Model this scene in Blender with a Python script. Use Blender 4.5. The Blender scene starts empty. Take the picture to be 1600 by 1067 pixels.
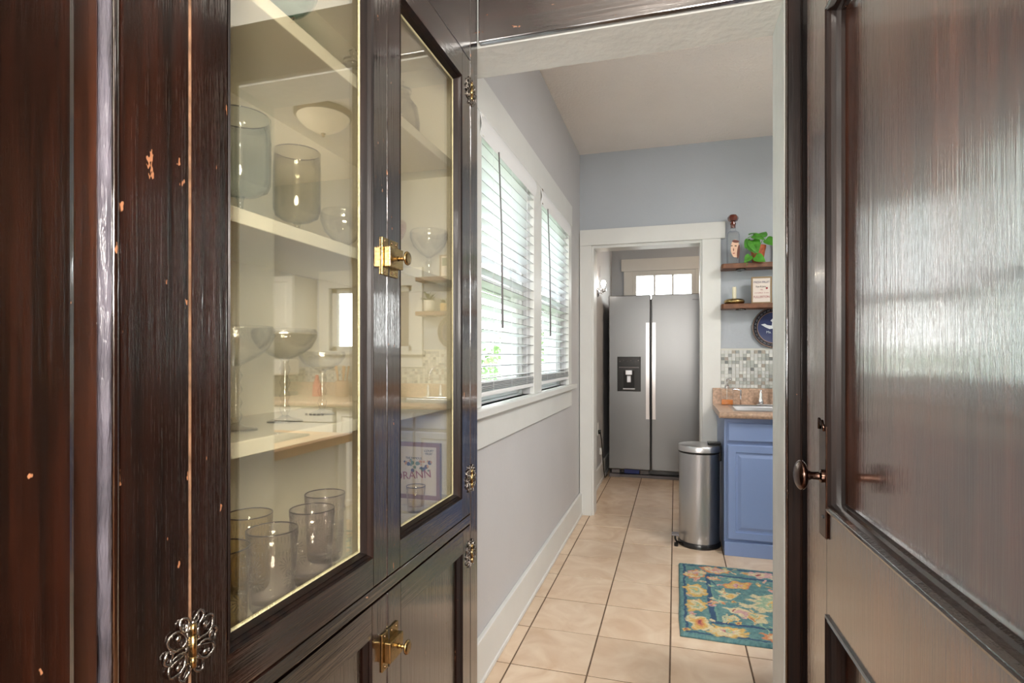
import bpy, bmesh, math, random
import numpy as np
from mathutils import Vector, Matrix, Euler
random.seed(7)
C = bpy.context.scene.collection
SC = bpy.context.scene
PI = math.pi

# ------------------------------------------------------------------ camera
cam_d = bpy.data.cameras.new('camera'); cam = bpy.data.objects.new('camera', cam_d); C.objects.link(cam)
cam.location = (0, 0, 1.22); cam.rotation_euler = (PI/2, 0, math.radians(16.25))
cam_d.sensor_width = 36; cam_d.lens = 875/1600*36; cam_d.shift_y = 23.5/1600; cam_d.clip_start = 0.02
SC.camera = cam

# ------------------------------------------------------------------ world, lights, exposure
SC.view_settings.view_transform = 'Standard'; SC.view_settings.look = 'None'
SC.view_settings.gamma = 1; SC.view_settings.use_curve_mapping = False
SC.view_settings.exposure = 0.3
W = bpy.data.worlds.new('sky'); SC.world = W; W.use_nodes = True
wn = W.node_tree.nodes; wl = W.node_tree.links
bg = wn['Background']
tc = wn.new('ShaderNodeTexCoord'); sp = wn.new('ShaderNodeSeparateXYZ'); rp = wn.new('ShaderNodeValToRGB')
wl.new(tc.outputs['Generated'], sp.inputs[0]); wl.new(sp.outputs['Z'], rp.inputs[0]); wl.new(rp.outputs[0], bg.inputs[0])
rp.color_ramp.elements[0].color = (1, .99, .97, 1); rp.color_ramp.elements[1].color = (.72, .82, 1, 1)
bg.inputs[1].default_value = 11.0
SC.cycles.use_denoising = True
SC.cycles.transparent_max_bounces = 32
SC.cycles.max_bounces = 10; SC.cycles.diffuse_bounces = 5; SC.cycles.glossy_bounces = 5
SC.cycles.sample_clamp_indirect = 6
SC.cycles.caustics_reflective = False; SC.cycles.caustics_refractive = False

def portal(loc, rot, sx, sy):
    d = bpy.data.lights.new('window_portal', 'AREA'); d.shape = 'RECTANGLE'; d.size = sx; d.size_y = sy
    d.cycles.is_portal = True
    o = bpy.data.objects.new('window_portal', d); C.objects.link(o); o.location = loc; o.rotation_euler = rot
portal((-.90, 2.36, 1.57), (0, -PI/2, 0), 1.2, .85)
portal((-.90, 3.33, 1.57), (0, -PI/2, 0), 1.2, .85)
portal((1.45, 4.50, 1.55), (PI/2*-1, 0, 0), .9, .6)
portal((-.13, 6.80, 1.92), (PI/2*-1, 0, 0), .75, .5)
portal((-1.1, -3.75, 1.5), (PI/2, 0, 0), 1.3, 1.5)
portal((1.1, -3.75, 1.5), (PI/2, 0, 0), 1.3, 1.5)

def lamp(name, loc, power, col, r):
    d = bpy.data.lights.new(name, 'POINT'); d.energy = power; d.color = col; d.shadow_soft_size = r
    o = bpy.data.objects.new(name, d); C.objects.link(o); o.location = loc
def area_fill(name, loc, rot, sx, sy, power, col):
    d = bpy.data.lights.new(name, 'AREA'); d.shape = 'RECTANGLE'; d.size = sx; d.size_y = sy; d.energy = power; d.color = col
    o = bpy.data.objects.new(name, d); C.objects.link(o); o.location = loc; o.rotation_euler = rot
area_fill('kitchen_fill', (1.75, 2.15, 2.76), (0, 0, 0), .8, .5, 56, (1, .95, .90))  # added ceiling fill, out of view, brightens the kitchen evenly
lamp('dining_fill', (0, -1.6, 2.2), 50, (1, .94, .88), .15)  # added light behind the camera to brighten the dining room
lamp('cabinet_fill', (.18, -.36, 1.5), 135, (1, .94, .86), .22)  # unseen fill added behind the camera to light the cabinet interior
lamp('fridge_room_fill', (.75, 5.15, 2.55), 18, (1, .78, .58), .1)  # added unseen light, spreads the sconce's warm tone through the room
lamp('sconce_lamp', (-.655, 5.35, 1.93), 2.0, (1, .80, .62), .02)
lamp('hall_fill', (-.05, .35, 2.42), 9, (1, .92, .84), .08)  # added overhead fill for the passage, no fixture modelled

# ------------------------------------------------------------------ materials
def c(r, g, b):
    f = lambda v: ((v/255)/12.92 if v/255 <= .04045 else (((v/255)+.055)/1.055)**2.4)
    return (f(r), f(g), f(b), 1)
def ni(N, t, **k):
    n = N.new(t)
    for a, v in k.items():
        if a in n.inputs: n.inputs[a].default_value = v
        else: setattr(n, a, v)
    return n
def mat(name, col, rough=.5, metal=0, coat=0, bump=0, bscale=(40, 40, 40), var=0, vscale=3, emit=None, spec=.5, detail=4, rnd=0):
    m = bpy.data.materials.new(name); m.use_nodes = True
    N = m.node_tree.nodes; L = m.node_tree.links; p = N['Principled BSDF']
    p.inputs['Base Color'].default_value = col; p.inputs['Roughness'].default_value = rough
    p.inputs['Metallic'].default_value = metal; p.inputs['Coat Weight'].default_value = coat
    p.inputs['Specular IOR Level'].default_value = spec
    t = N.new('ShaderNodeTexCoord')
    if bump:
        mp = ni(N, 'ShaderNodeMapping'); mp.inputs['Scale'].default_value = bscale
        L.new(t.outputs['Object'], mp.inputs[0])
        no = ni(N, 'ShaderNodeTexNoise', Scale=1.0, Detail=float(detail))
        L.new(mp.outputs[0], no.inputs['Vector'])
        b = ni(N, 'ShaderNodeBump', Strength=bump, Distance=.01)
        L.new(no.outputs[0], b.inputs['Height']); L.new(b.outputs[0], p.inputs['Normal'])
    if var or rnd:
        n2 = ni(N, 'ShaderNodeTexNoise', Scale=float(vscale), Detail=6.0); L.new(t.outputs['Object'], n2.inputs['Vector'])
        mr = ni(N, 'ShaderNodeMapRange'); L.new(n2.outputs[0], mr.inputs[0])
        mr.inputs[1].default_value = .3; mr.inputs[2].default_value = .7
        mr.inputs[3].default_value = 1-var; mr.inputs[4].default_value = 1+var
        h = ni(N, 'ShaderNodeHueSaturation'); h.inputs['Color'].default_value = col
        if rnd:
            oi = N.new('ShaderNodeObjectInfo'); m2 = ni(N, 'ShaderNodeMapRange'); L.new(oi.outputs['Random'], m2.inputs[0])
            m2.inputs[3].default_value = 1-rnd; m2.inputs[4].default_value = 1+rnd
            mu = ni(N, 'ShaderNodeMath', operation='MULTIPLY'); L.new(mr.outputs[0], mu.inputs[0]); L.new(m2.outputs[0], mu.inputs[1])
            L.new(mu.outputs[0], h.inputs['Value'])
        else: L.new(mr.outputs[0], h.inputs['Value'])
        L.new(h.outputs[0], p.inputs['Base Color'])
    if emit:
        p.inputs['Emission Color'].default_value = emit[0]; p.inputs['Emission Strength'].default_value = emit[1]
    return m
def varnish(name, horiz=None, dark=(.004, .0022, .0016, 1), mid=(.018, .0058, .003, 1), wear=.70, rough=.16, bump=.35, flecks=False):
    m = bpy.data.materials.new(name); m.use_nodes = True
    N = m.node_tree.nodes; L = m.node_tree.links; p = N['Principled BSDF']
    t = N.new('ShaderNodeTexCoord')
    def noise(sc, det=5.0, rg=.6):
        mp = ni(N, 'ShaderNodeMapping'); mp.inputs['Scale'].default_value = sc
        L.new(t.outputs['Object'], mp.inputs[0]); n = ni(N, 'ShaderNodeTexNoise', Scale=1.0, Detail=det, Roughness=rg)
        L.new(mp.outputs[0], n.inputs['Vector']); return n
    def sc(a, b):   # a across the grain, b along it
        return {None: (a, a, b), 'x': (b, a, a), 'y': (a, b, a)}[horiz]
    gr = noise(sc(70, 2.2)); bl = noise(sc(9, 2.5)); st = noise(sc(190, 7), 4.0); ch = noise(sc(60, 26), 3.0)
    r1 = N.new('ShaderNodeValToRGB'); L.new(gr.outputs[0], r1.inputs[0])
    r1.color_ramp.elements[0].position = .38; r1.color_ramp.elements[0].color = dark
    r1.color_ramp.elements[1].position = .68; r1.color_ramp.elements[1].color = mid
    mx = ni(N, 'ShaderNodeMixRGB', blend_type='MULTIPLY'); mx.inputs[0].default_value = .7
    r2 = N.new('ShaderNodeValToRGB'); L.new(bl.outputs[0], r2.inputs[0])
    r2.color_ramp.elements[0].position = .35; r2.color_ramp.elements[0].color = (.45, .35, .35, 1)
    r2.color_ramp.elements[1].position = .68; r2.color_ramp.elements[1].color = (1.8, 1.4, 1.2, 1)
    L.new(r1.outputs[0], mx.inputs[1]); L.new(r2.outputs[0], mx.inputs[2])
    r3 = N.new('ShaderNodeValToRGB'); L.new(ch.outputs[0], r3.inputs[0])
    r3.color_ramp.elements[0].position = wear; r3.color_ramp.elements[1].position = wear+.02
    m3 = ni(N, 'ShaderNodeMixRGB'); L.new(r3.outputs[0], m3.inputs[0]); L.new(mx.outputs[0], m3.inputs[1])
    m3.inputs[2].default_value = c(154, 106, 76); L.new(m3.outputs[0], p.inputs['Base Color'])
    if flecks:      # chalky pale streaks running along the grain
        fk = noise(sc(330, 9), 6.0, .7); pa = noise(sc(22, 1.6), 2.0)
        mm_ = ni(N, 'ShaderNodeMath', operation='MULTIPLY'); L.new(fk.outputs[0], mm_.inputs[0]); L.new(pa.outputs[0], mm_.inputs[1])
        r4 = N.new('ShaderNodeValToRGB'); L.new(mm_.outputs[0], r4.inputs[0]); r4.color_ramp.elements[0].position = .32; r4.color_ramp.elements[1].position = .37
        m4 = ni(N, 'ShaderNodeMixRGB'); L.new(r4.outputs[0], m4.inputs[0]); L.new(m3.outputs[0], m4.inputs[1]); m4.inputs[2].default_value = c(112, 116, 126); L.new(m4.outputs[0], p.inputs['Base Color'])
    p.inputs['Roughness'].default_value = rough; p.inputs['Specular IOR Level'].default_value = .9
    p.inputs['Coat Weight'].default_value = 1; p.inputs['Coat Roughness'].default_value = .06; p.inputs['Coat IOR'].default_value = 1.75
    ad = ni(N, 'ShaderNodeMath', operation='MULTIPLY_ADD'); L.new(gr.outputs[0], ad.inputs[0]); ad.inputs[1].default_value = 1.5; L.new(st.outputs[0], ad.inputs[2])
    b = ni(N, 'ShaderNodeBump', Strength=bump, Distance=.0012); L.new(ad.outputs[0], b.inputs['Height'])
    L.new(b.outputs[0], p.inputs['Normal']); L.new(b.outputs[0], p.inputs['Coat Normal'])
    return m
def thin_glass(name, tint, r0=.05, rough=.0, bump=0, bscale=60, alpha_edge=None):
    """See-through sheet: tinted transmission plus a mirror share that grows towards grazing."""
    m = bpy.data.materials.new(name); m.use_nodes = True
    N = m.node_tree.nodes; L = m.node_tree.links; N.remove(N['Principled BSDF']); out = N['Material Output']
    tr = N.new('ShaderNodeBsdfTransparent'); tr.inputs[0].default_value = tint
    gl = N.new('ShaderNodeBsdfGlossy'); gl.inputs['Roughness'].default_value = rough; gl.inputs[0].default_value = (1, 1, 1, 1)
    lw = N.new('ShaderNodeLayerWeight'); lw.inputs[0].default_value = .5
    pw = ni(N, 'ShaderNodeMath', operation='POWER'); L.new(lw.outputs['Facing'], pw.inputs[0]); pw.inputs[1].default_value = 4
    ma = ni(N, 'ShaderNodeMath', operation='MULTIPLY_ADD'); L.new(pw.outputs[0], ma.inputs[0]); ma.inputs[1].default_value = 1-r0; ma.inputs[2].default_value = r0
    ma.use_clamp = True
    mix = N.new('ShaderNodeMixShader'); L.new(ma.outputs[0], mix.inputs[0]); L.new(tr.outputs[0], mix.inputs[1]); L.new(gl.outputs[0], mix.inputs[2])
    if alpha_edge:      # thicker look of curved walls: tint deepens towards the rim
        mc = ni(N, 'ShaderNodeMixRGB'); L.new(pw.outputs[0], mc.inputs[0]); mc.inputs[1].default_value = tint; mc.inputs[2].default_value = alpha_edge
        L.new(mc.outputs[0], tr.inputs[0])
    if bump:
        t = N.new('ShaderNodeTexCoord'); no = ni(N, 'ShaderNodeTexNoise', Scale=float(bscale)); L.new(t.outputs['Object'], no.inputs['Vector'])
        b = ni(N, 'ShaderNodeBump', Strength=bump, Distance=.002); L.new(no.outputs[0], b.inputs['Height']); L.new(b.outputs[0], gl.inputs['Normal'])
    L.new(mix.outputs[0], out.inputs[0])
    return m
def attr_mat(name, attr='Col', rough=.9, bump=0, bscale=200):
    m = mat(name, (1, 1, 1, 1), rough, bump=bump, bscale=(bscale,)*3, spec=.2)
    N = m.node_tree.nodes; a = ni(N, 'ShaderNodeAttribute', attribute_name=attr)
    m.node_tree.links.new(a.outputs[0], N['Principled BSDF'].inputs['Base Color']); return m

M = {}
M['dark'] = varnish('dark_varnished_wood')
M['dark_x'] = varnish('dark_varnished_wood_across', 'x')
M['dark_y'] = varnish('dark_varnished_wood_along', 'y')
M['door'] = varnish('brown_varnished_door', None, (.040, .017, .010, 1), (.115, .045, .024, 1), .74, .20, .22)
M['dark_fleck'] = varnish('dark_varnished_wood_flecked', flecks=True)
M['door_y'] = varnish('brown_varnished_rail', 'y', (.040, .018, .012, 1), (.10, .042, .026, 1), .74, .20, .2)
M['black_mould'] = varnish('black_moulding', None, (.004, .003, .003, 1), (.014, .008, .006, 1), .76, .30, .2)
M['door_mould'] = varnish('door_moulding', None, (.004, .003, .003, 1), (.014, .008, .006, 1), .76, .22, .2)
_p = M['black_mould'].node_tree.nodes['Principled BSDF']; _p.inputs['Coat Weight'].default_value = .04; _p.inputs['Specular IOR Level'].default_value = .2; _p.inputs['Roughness'].default_value = .38
M['worn'] = mat('worn_bare_edge', c(122, 92, 70), .6, var=.5, vscale=60)
M['putty'] = mat('aged_putty', c(196, 188, 150), .6, bump=.4, bscale=(200,)*3, var=.1, vscale=40)
M['cream'] = mat('cream_cabinet_paint', c(242, 236, 222), .55, var=.04, vscale=5)
M['shelf_paint'] = mat('cream_shelf_paint', c(246, 242, 228), .45, var=.03, vscale=8)
M['trim'] = mat('white_trim_paint', c(208, 210, 208), .4, bump=.12, bscale=(14, 14, 14), var=.03, vscale=5)
M['trim_old'] = mat('old_chalky_trim_paint', c(208, 210, 206), .5, bump=.3, bscale=(40, 40, 14), var=.06, vscale=9)
M['wall'] = mat('blue_grey_wall_paint', c(168, 175, 183), .6, bump=.10, bscale=(60,)*3, var=.02)
M['wall_warm'] = mat('pale_grey_wall_paint', c(186, 186, 188), .55, bump=.10, bscale=(60,)*3, var=.02)
M['dining_wall'] = mat('dining_wall_paint', c(196, 190, 180), .7, var=.02)
M['ceiling'] = mat('textured_ceiling_paint', c(232, 227, 222), .8, bump=.5, bscale=(70,)*3, var=.02)
M['floor_wood'] = mat('hall_floor_wood', c(140, 96, 62), .35, bump=.1, bscale=(4, 60, 60), var=.2, vscale=6)
M['grout'] = mat('tile_grout', c(98, 80, 64), .9, var=.2, vscale=30)
M['plastic_w'] = mat('white_plastic', c(228, 228, 224), .35)
M['white_app'] = mat('white_enamel', c(232, 232, 226), .2)
M['blind'] = mat('white_blind_slat', c(226, 228, 230), .4)
M['slat_edge_shade'] = mat('shaded_slat_edge', c(112, 116, 118), .6)  # grey stands in for the backlight shade on the slat edges
M['blue'] = mat('blue_cabinet_paint', c(112, 132, 172), .35, bump=.05, bscale=(30,)*3, var=.03)
M['steel'] = mat('brushed_steel', (.47, .48, .50, 1), .30, 1, bump=.03, bscale=(3, 3, 500), detail=2)
M['fridge'] = mat('fridge_steel', (.20, .205, .21, 1), .33, 1, bump=.02, bscale=(3, 3, 500), detail=2)
M['chrome'] = mat('chrome', (.78, .78, .8, 1), .08, 1)
M['satin'] = mat('satin_handle', (.62, .62, .63, 1), .28, 1)
M['brass'] = mat('antique_brass', (.36, .255, .11, 1), .27, 1, bump=.1, bscale=(300,)*3, var=.25, vscale=90)
M['brass_d'] = mat('dark_brass', (.20, .13, .07, 1), .3, 1, var=.4, vscale=120)
M['iron'] = mat('blackened_hinge_iron', (.24, .22, .20, 1), .18, .95, bump=.3, bscale=(250,)*3, var=.5, vscale=120)
M['bronze'] = mat('dark_bronze', (.085, .05, .038, 1), .2, 1, var=.3, vscale=60)
M['black'] = mat('black_plastic', (.008, .008, .009, 1), .25)
M['black_m'] = mat('matt_black', (.012, .012, .014, 1), .6)
M['grey_p'] = mat('grey_plastic', c(110, 106, 108), .5)
M['blue_p'] = mat('blue_plastic', c(30, 50, 120), .4)
M['granite'] = mat('tan_speckled_countertop', c(188, 158, 136), .3, var=.26, vscale=70)
M['butcher'] = mat('butcher_block', c(196, 152, 104), .4, bump=.1, bscale=(4, 60, 60), var=.15, vscale=14)
M['walnut'] = mat('walnut_shelf', c(112, 72, 48), .5, bump=.3, bscale=(10, 90, 90), var=.3, vscale=22)
M['maple'] = mat('maple_block', c(206, 160, 106), .45, bump=.1, bscale=(60, 60, 8), var=.1, vscale=10)
M['amber_wood'] = mat('dark_amber_stopper', (.10, .018, .008, 1), .12, coat=1)
M['leaf'] = mat('pothos_leaf', c(72, 140, 44), .3, var=.3, vscale=30)
M['leaf_d'] = mat('dark_herb_leaf', c(66, 92, 40), .45, var=.35, vscale=30)
M['terracotta'] = mat('streaked_terracotta', c(176, 92, 56), .5, var=.45, vscale=40)
M['soil'] = mat('potting_soil', c(50, 36, 26), .9)
M['ceramic'] = mat('white_ceramic', c(224, 220, 208), .2)
M['wax'] = mat('candle_wax', c(222, 216, 190), .5)
M['paper'] = mat('print_paper', c(222, 212, 204), .8)
M['red_ink'] = mat('faded_red_ink', c(150, 52, 62), .8)
M['blue_ink'] = mat('faded_blue_ink', c(60, 62, 104), .8)
M['black_ink'] = mat('black_ink', c(40, 34, 34), .8)
M['oak'] = mat('pale_oak_frame', c(140, 118, 84), .5, bump=.1, bscale=(90,)*3)
M['pink_frame'] = mat('pinkish_wood_frame', c(150, 112, 104), .5, var=.1)
M['navy'] = mat('navy_enamel_plate', c(14, 34, 84), .4, spec=.4)
M['navy_d'] = mat('dark_plate_rim', c(14, 16, 30), .5, spec=.3)
M['skin_ink'] = mat('printed_face_tone', c(222, 186, 160), .4)
M['hair_ink'] = mat('printed_brown', c(96, 46, 34), .4)
M['orange_liq'] = mat('orange_soap', c(206, 124, 60), .15)
M['glass_pane'] = thin_glass('old_yellowish_pane', (.99, .98, .91, 1), .19)
M['win_glass'] = thin_glass('window_glass', (.97, .985, .975, 1), .03)
M['clear'] = thin_glass('clear_glassware', (.99, .99, .99, 1), .07, alpha_edge=(.50, .51, .52, 1))
M['bottle_glass'] = thin_glass('decanter_glass', (.88, .90, .92, 1), .14, alpha_edge=(.35, .37, .40, 1))
M['ribbed'] = thin_glass('pressed_glassware', (.985, .985, .98, 1), .10, .03, .6, 120, alpha_edge=(.45, .46, .47, 1))
M['rimg'] = thin_glass('glass_rim_edge', (.50, .48, .60, 1), .12)
M['relief'] = thin_glass('pressed_relief', (.9, .9, .9, 1), .30, .05)
M['blueg'] = thin_glass('smoky_blue_glass', (.93, .96, .975, 1), .05, alpha_edge=(.36, .46, .54, 1))
M['greyg'] = thin_glass('smoke_grey_glass', (.945, .94, .90, 1), .05, alpha_edge=(.38, .40, .38, 1))
M['greeng'] = thin_glass('olive_green_glass', (.78, .86, .50, 1), .05, alpha_edge=(.35, .48, .15, 1))
M['tealg'] = thin_glass('teal_glass', (.72, .85, .84, 1), .05, alpha_edge=(.30, .48, .50, 1))
M['amberg'] = thin_glass('amber_glass', (.985, .955, .87, 1), .05, alpha_edge=(.52, .40, .24, 1))
M['violetg'] = thin_glass('violet_tinted_glass', (.975, .965, .98, 1), .05, alpha_edge=(.36, .33, .52, 1))
M['pinkg'] = thin_glass('pink_cut_glass', (.97, .90, .91, 1), .10, .05, 1, 200, alpha_edge=(.8, .58, .6, 1))
M['lampglass'] = mat('frosted_lamp_bowl', c(236, 220, 190), .35, var=.08, vscale=8, emit=((1, .9, .75, 1), .15))
M['bulb'] = mat('lit_bulb', (1, .95, .85, 1), .4, emit=((1, .93, .82, 1), 12))
M['outlet'] = mat('outlet_plastic', c(220, 220, 216), .4)
M['siding'] = mat('neighbour_siding_paint', c(232, 234, 226), .7, var=.04)
M['hedge'] = mat('hedge_leaf', c(104, 138, 76), .7, var=.4, vscale=9)
M['grass'] = mat('grass', c(116, 140, 84), .9, var=.3, vscale=4)
M['mosaic'] = [mat('mosaic_glass_'+n, c(*k), .2) for n, k in
               (('pale', (202, 204, 202)), ('sage', (176, 180, 176)), ('grey', (152, 156, 154)), ('taupe', (166, 158, 148)), ('slate', (122, 126, 126)), ('white', (218, 220, 216)))]
def tile_mat():
    m = mat('cream_floor_tile', c(206, 184, 160), .30, bump=.06, bscale=(30,)*3, spec=.5)
    N = m.node_tree.nodes; L = m.node_tree.links; p = N['Principled BSDF']
    g = N.new('ShaderNodeNewGeometry'); n1 = ni(N, 'ShaderNodeTexNoise', Scale=5.0, Detail=8.0, Distortion=1.6)
    oi = N.new('ShaderNodeObjectInfo'); ad = ni(N, 'ShaderNodeVectorMath', operation='ADD'); mu = ni(N, 'ShaderNodeMath', operation='MULTIPLY'); mu.inputs[1].default_value = 37
    L.new(oi.outputs['Random'], mu.inputs[0]); L.new(g.outputs['Position'], ad.inputs[0]); L.new(mu.outputs[0], ad.inputs[1]); L.new(ad.outputs[0], n1.inputs['Vector'])
    r = N.new('ShaderNodeValToRGB'); L.new(n1.outputs[0], r.inputs[0])
    r.color_ramp.elements[0].position = .3; r.color_ramp.elements[0].color = c(196, 170, 144)
    r.color_ramp.elements[1].position = .72; r.color_ramp.elements[1].color = c(218, 200, 178)
    h = N.new('ShaderNodeHueSaturation'); m2 = ni(N, 'ShaderNodeMapRange'); m2.inputs[3].default_value = .94; m2.inputs[4].default_value = 1.05
    L.new(oi.outputs['Random'], m2.inputs[0]); L.new(m2.outputs[0], h.inputs['Value']); L.new(r.outputs[0], h.inputs['Color']); L.new(h.outputs[0], p.inputs['Base Color'])
    return m
M['tile'] = tile_mat()

# ------------------------------------------------------------------ builders
def wloc(o):
    v = Vector((0, 0, 0))
    while o is not None: v += o.location; o = o.parent
    return v
def link(name, me, parent=None, loc=(0, 0, 0), label=None, kind=None):
    o = bpy.data.objects.new(name, me); C.objects.link(o)
    if parent is not None: o.parent = parent
    o.location = loc
    if label: o['label'] = label
    if kind: o['kind'] = kind
    return o
class MB:
    def __init__(s): s.v = []; s.f = []; s.mi = []; s.cur = 0
    def add(s, vs, fs, mi=None):
        b = len(s.v); s.v += [tuple(v) for v in vs]; s.f += [tuple(i+b for i in f) for f in fs]; s.mi += [s.cur if mi is None else mi]*len(fs); return s
    def box(s, x0, x1, y0, y1, z0, z1, mi=None):
        v = [(x, y, z) for x in (x0, x1) for y in (y0, y1) for z in (z0, z1)]
        return s.add(v, [(0, 1, 3, 2), (4, 6, 7, 5), (0, 4, 5, 1), (2, 3, 7, 6), (0, 2, 6, 4), (1, 5, 7, 3)], mi)
    def lathe(s, prof, cx=0, cy=0, seg=32, z=0, mi=None, M_=None, caps=True):
        vs = []; n = len(prof)
        for i in range(seg):
            a = 2*PI*i/seg
            for r, h in prof: vs.append(Vector((r*math.cos(a), r*math.sin(a), h)))
        fs = []
        for i in range(seg):
            j = (i+1) % seg
            for k in range(n-1): fs.append((i*n+k, j*n+k, j*n+k+1, i*n+k+1))
        if caps:
            if prof[0][0] > 1e-6: fs.append(tuple(i*n for i in range(seg))[::-1])
            if prof[-1][0] > 1e-6: fs.append(tuple(i*n+n-1 for i in range(seg)))
        if M_ is not None: vs = [M_ @ v for v in vs]
        else: vs = [v+Vector((cx, cy, z)) for v in vs]
        return s.add(vs, fs, mi)
    def tube(s, pts, r, seg=8, mi=None, closed=False):
        pts = [Vector(p) for p in pts]; n = len(pts); vs = []; rs = r if isinstance(r, (list, tuple)) else [r]*n
        up = Vector((0, 0, 1)); prev = None
        for i, p in enumerate(pts):
            a = pts[(i-1) % n] if (i > 0 or closed) else p; b = pts[(i+1) % n] if (i < n-1 or closed) else p
            d = (b-a).normalized()
            if prev is None: side = d.cross(up if abs(d.z) < .9 else Vector((1, 0, 0))).normalized()
            else: side = (prev-d*prev.dot(d)).normalized()
            prev = side; w = d.cross(side)
            for k in range(seg): vs.append(p+(side*math.cos(2*PI*k/seg)+w*math.sin(2*PI*k/seg))*rs[i])
        fs = []
        for i in range(n if closed else n-1):
            for k in range(seg): fs.append((i*seg+k, i*seg+(k+1) % seg, ((i+1) % n)*seg+(k+1) % seg, ((i+1) % n)*seg+k))
        if not closed: fs.append(tuple(range(seg))[::-1]); fs.append(tuple((n-1)*seg+k for k in range(seg)))
        return s.add(vs, fs, mi)
    def rings(s, y0, y1, z0, z1, prof, x, sx=1, fill=False, mi=None, fillmi=None):
        """Mitred moulding on a plane facing +x (sx=1) or -x (sx=-1): prof = [(inset, depth back)]."""
        vs = []
        for ins, d in prof:
            vs += [(x-sx*d, y0+ins, z0+ins), (x-sx*d, y1-ins, z0+ins), (x-sx*d, y1-ins, z1-ins), (x-sx*d, y0+ins, z1-ins)]
        fs = []
        for i in range(len(prof)-1):
            for k in range(4): fs.append((i*4+k, i*4+(k+1) % 4, (i+1)*4+(k+1) % 4, (i+1)*4+k))
        if sx < 0: fs = [f[::-1] for f in fs]
        s.add(vs, fs, mi)
        if fill:
            b = (len(prof)-1)*4; f = (b, b+1, b+2, b+3); s.add(vs, [f if sx > 0 else f[::-1]], fillmi)
        return s
    def ringsy(s, x0, x1, z0, z1, prof, y, fill=False):
        """The same on a plane facing -y."""
        vs = []
        for ins, d in prof:
            vs += [(x0+ins, y+d, z0+ins), (x1-ins, y+d, z0+ins), (x1-ins, y+d, z1-ins), (x0+ins, y+d, z1-ins)]
        fs = []
        for i in range(len(prof)-1):
            for k in range(4): fs.append((i*4+k, i*4+(k+1) % 4, (i+1)*4+(k+1) % 4, (i+1)*4+k))
        if fill: b = (len(prof)-1)*4; fs.append((b, b+1, b+2, b+3))
        return s.add(vs, fs)
    def build(s, name, m, parent=None, smooth=False, bevel=0, label=None, kind=None, local=False, sub=0):
        off = Vector((0, 0, 0)) if (parent is None or local) else wloc(parent)
        me = bpy.data.meshes.new(name); me.from_pydata([Vector(v)-off for v in s.v], [], s.f)
        for mm in (m if isinstance(m, list) else [m]): me.materials.append(mm)
        if len(set(s.mi)) > 1 or (s.mi and s.mi[0]): me.polygons.foreach_set('material_index', s.mi)
        if smooth: me.polygons.foreach_set('use_smooth', [True]*len(me.polygons))
        me.update()
        o = link(name, me, parent, label=label, kind=kind)
        if bevel:
            b = o.modifiers.new('bevel', 'BEVEL'); b.width = bevel; b.segments = 2; b.limit_method = 'ANGLE'; b.angle_limit = .7
        if sub:
            b = o.modifiers.new('sub', 'SUBSURF'); b.levels = sub; b.render_levels = sub
        if smooth == 'auto':
            me.set_sharp_from_angle(angle=.6)
        return o
def B(*a): return MB().box(*a)
def thing(name, label, cat, loc, group=None, rz=0):
    o = bpy.data.objects.new(name, None); C.objects.link(o); o.location = loc; o.rotation_euler = (0, 0, rz)
    o.empty_display_size = .05; o['label'] = label; o['category'] = cat
    if group: o['group'] = group
    return o
def tag(o, label, cat, group=None):
    o['label'] = label; o['category'] = cat
    if group: o['group'] = group
    return o
def struct(o, label=None):
    o['kind'] = 'structure'
    if label: o['label'] = label
    return o
def sroot(name, loc, label=None):
    o = bpy.data.objects.new(name, None); C.objects.link(o); o.location = loc; o['kind'] = 'structure'
    if label: o['label'] = label
    return o
def text(name, s, size, m, parent, loc, rot, ext=.0004, align='CENTER', sx=1):
    cu = bpy.data.curves.new(name, 'FONT'); cu.body = s; cu.size = size; cu.extrude = ext; cu.align_x = align; cu.align_y = 'CENTER'
    cu.materials.append(m); o = bpy.data.objects.new(name, cu); C.objects.link(o); o.parent = parent
    bpy.context.view_layer.update(); me = bpy.data.meshes.new_from_object(o.evaluated_get(bpy.context.evaluated_depsgraph_get())); bpy.data.objects.remove(o)
    me.transform(Matrix.Diagonal((sx, 1, 1, 1))); me.transform(Euler(rot).to_matrix().to_4x4())
    return link(name, me, parent, Vector(loc)-wloc(parent))

def wall_boxes(axis, p0, p1, a0, a1, z0, z1, holes):
    """A wall between p0 and p1 (thickness) spanning a0..a1; holes = [(a0,a1,z0,z1)] sorted."""
    m = MB()
    def bx(s, e, zz0, zz1):
        if e-s < 1e-4 or zz1-zz0 < 1e-4: return
        if axis == 'x': m.box(p0, p1, s, e, zz0, zz1)
        else: m.box(s, e, p0, p1, zz0, zz1)
    cur = a0
    for h in holes:
        bx(cur, h[0], z0, z1); bx(h[0], h[1], z0, h[2]); bx(h[0], h[1], h[3], z1); cur = h[1]
    bx(cur, a1, z0, z1)
    return m

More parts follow.
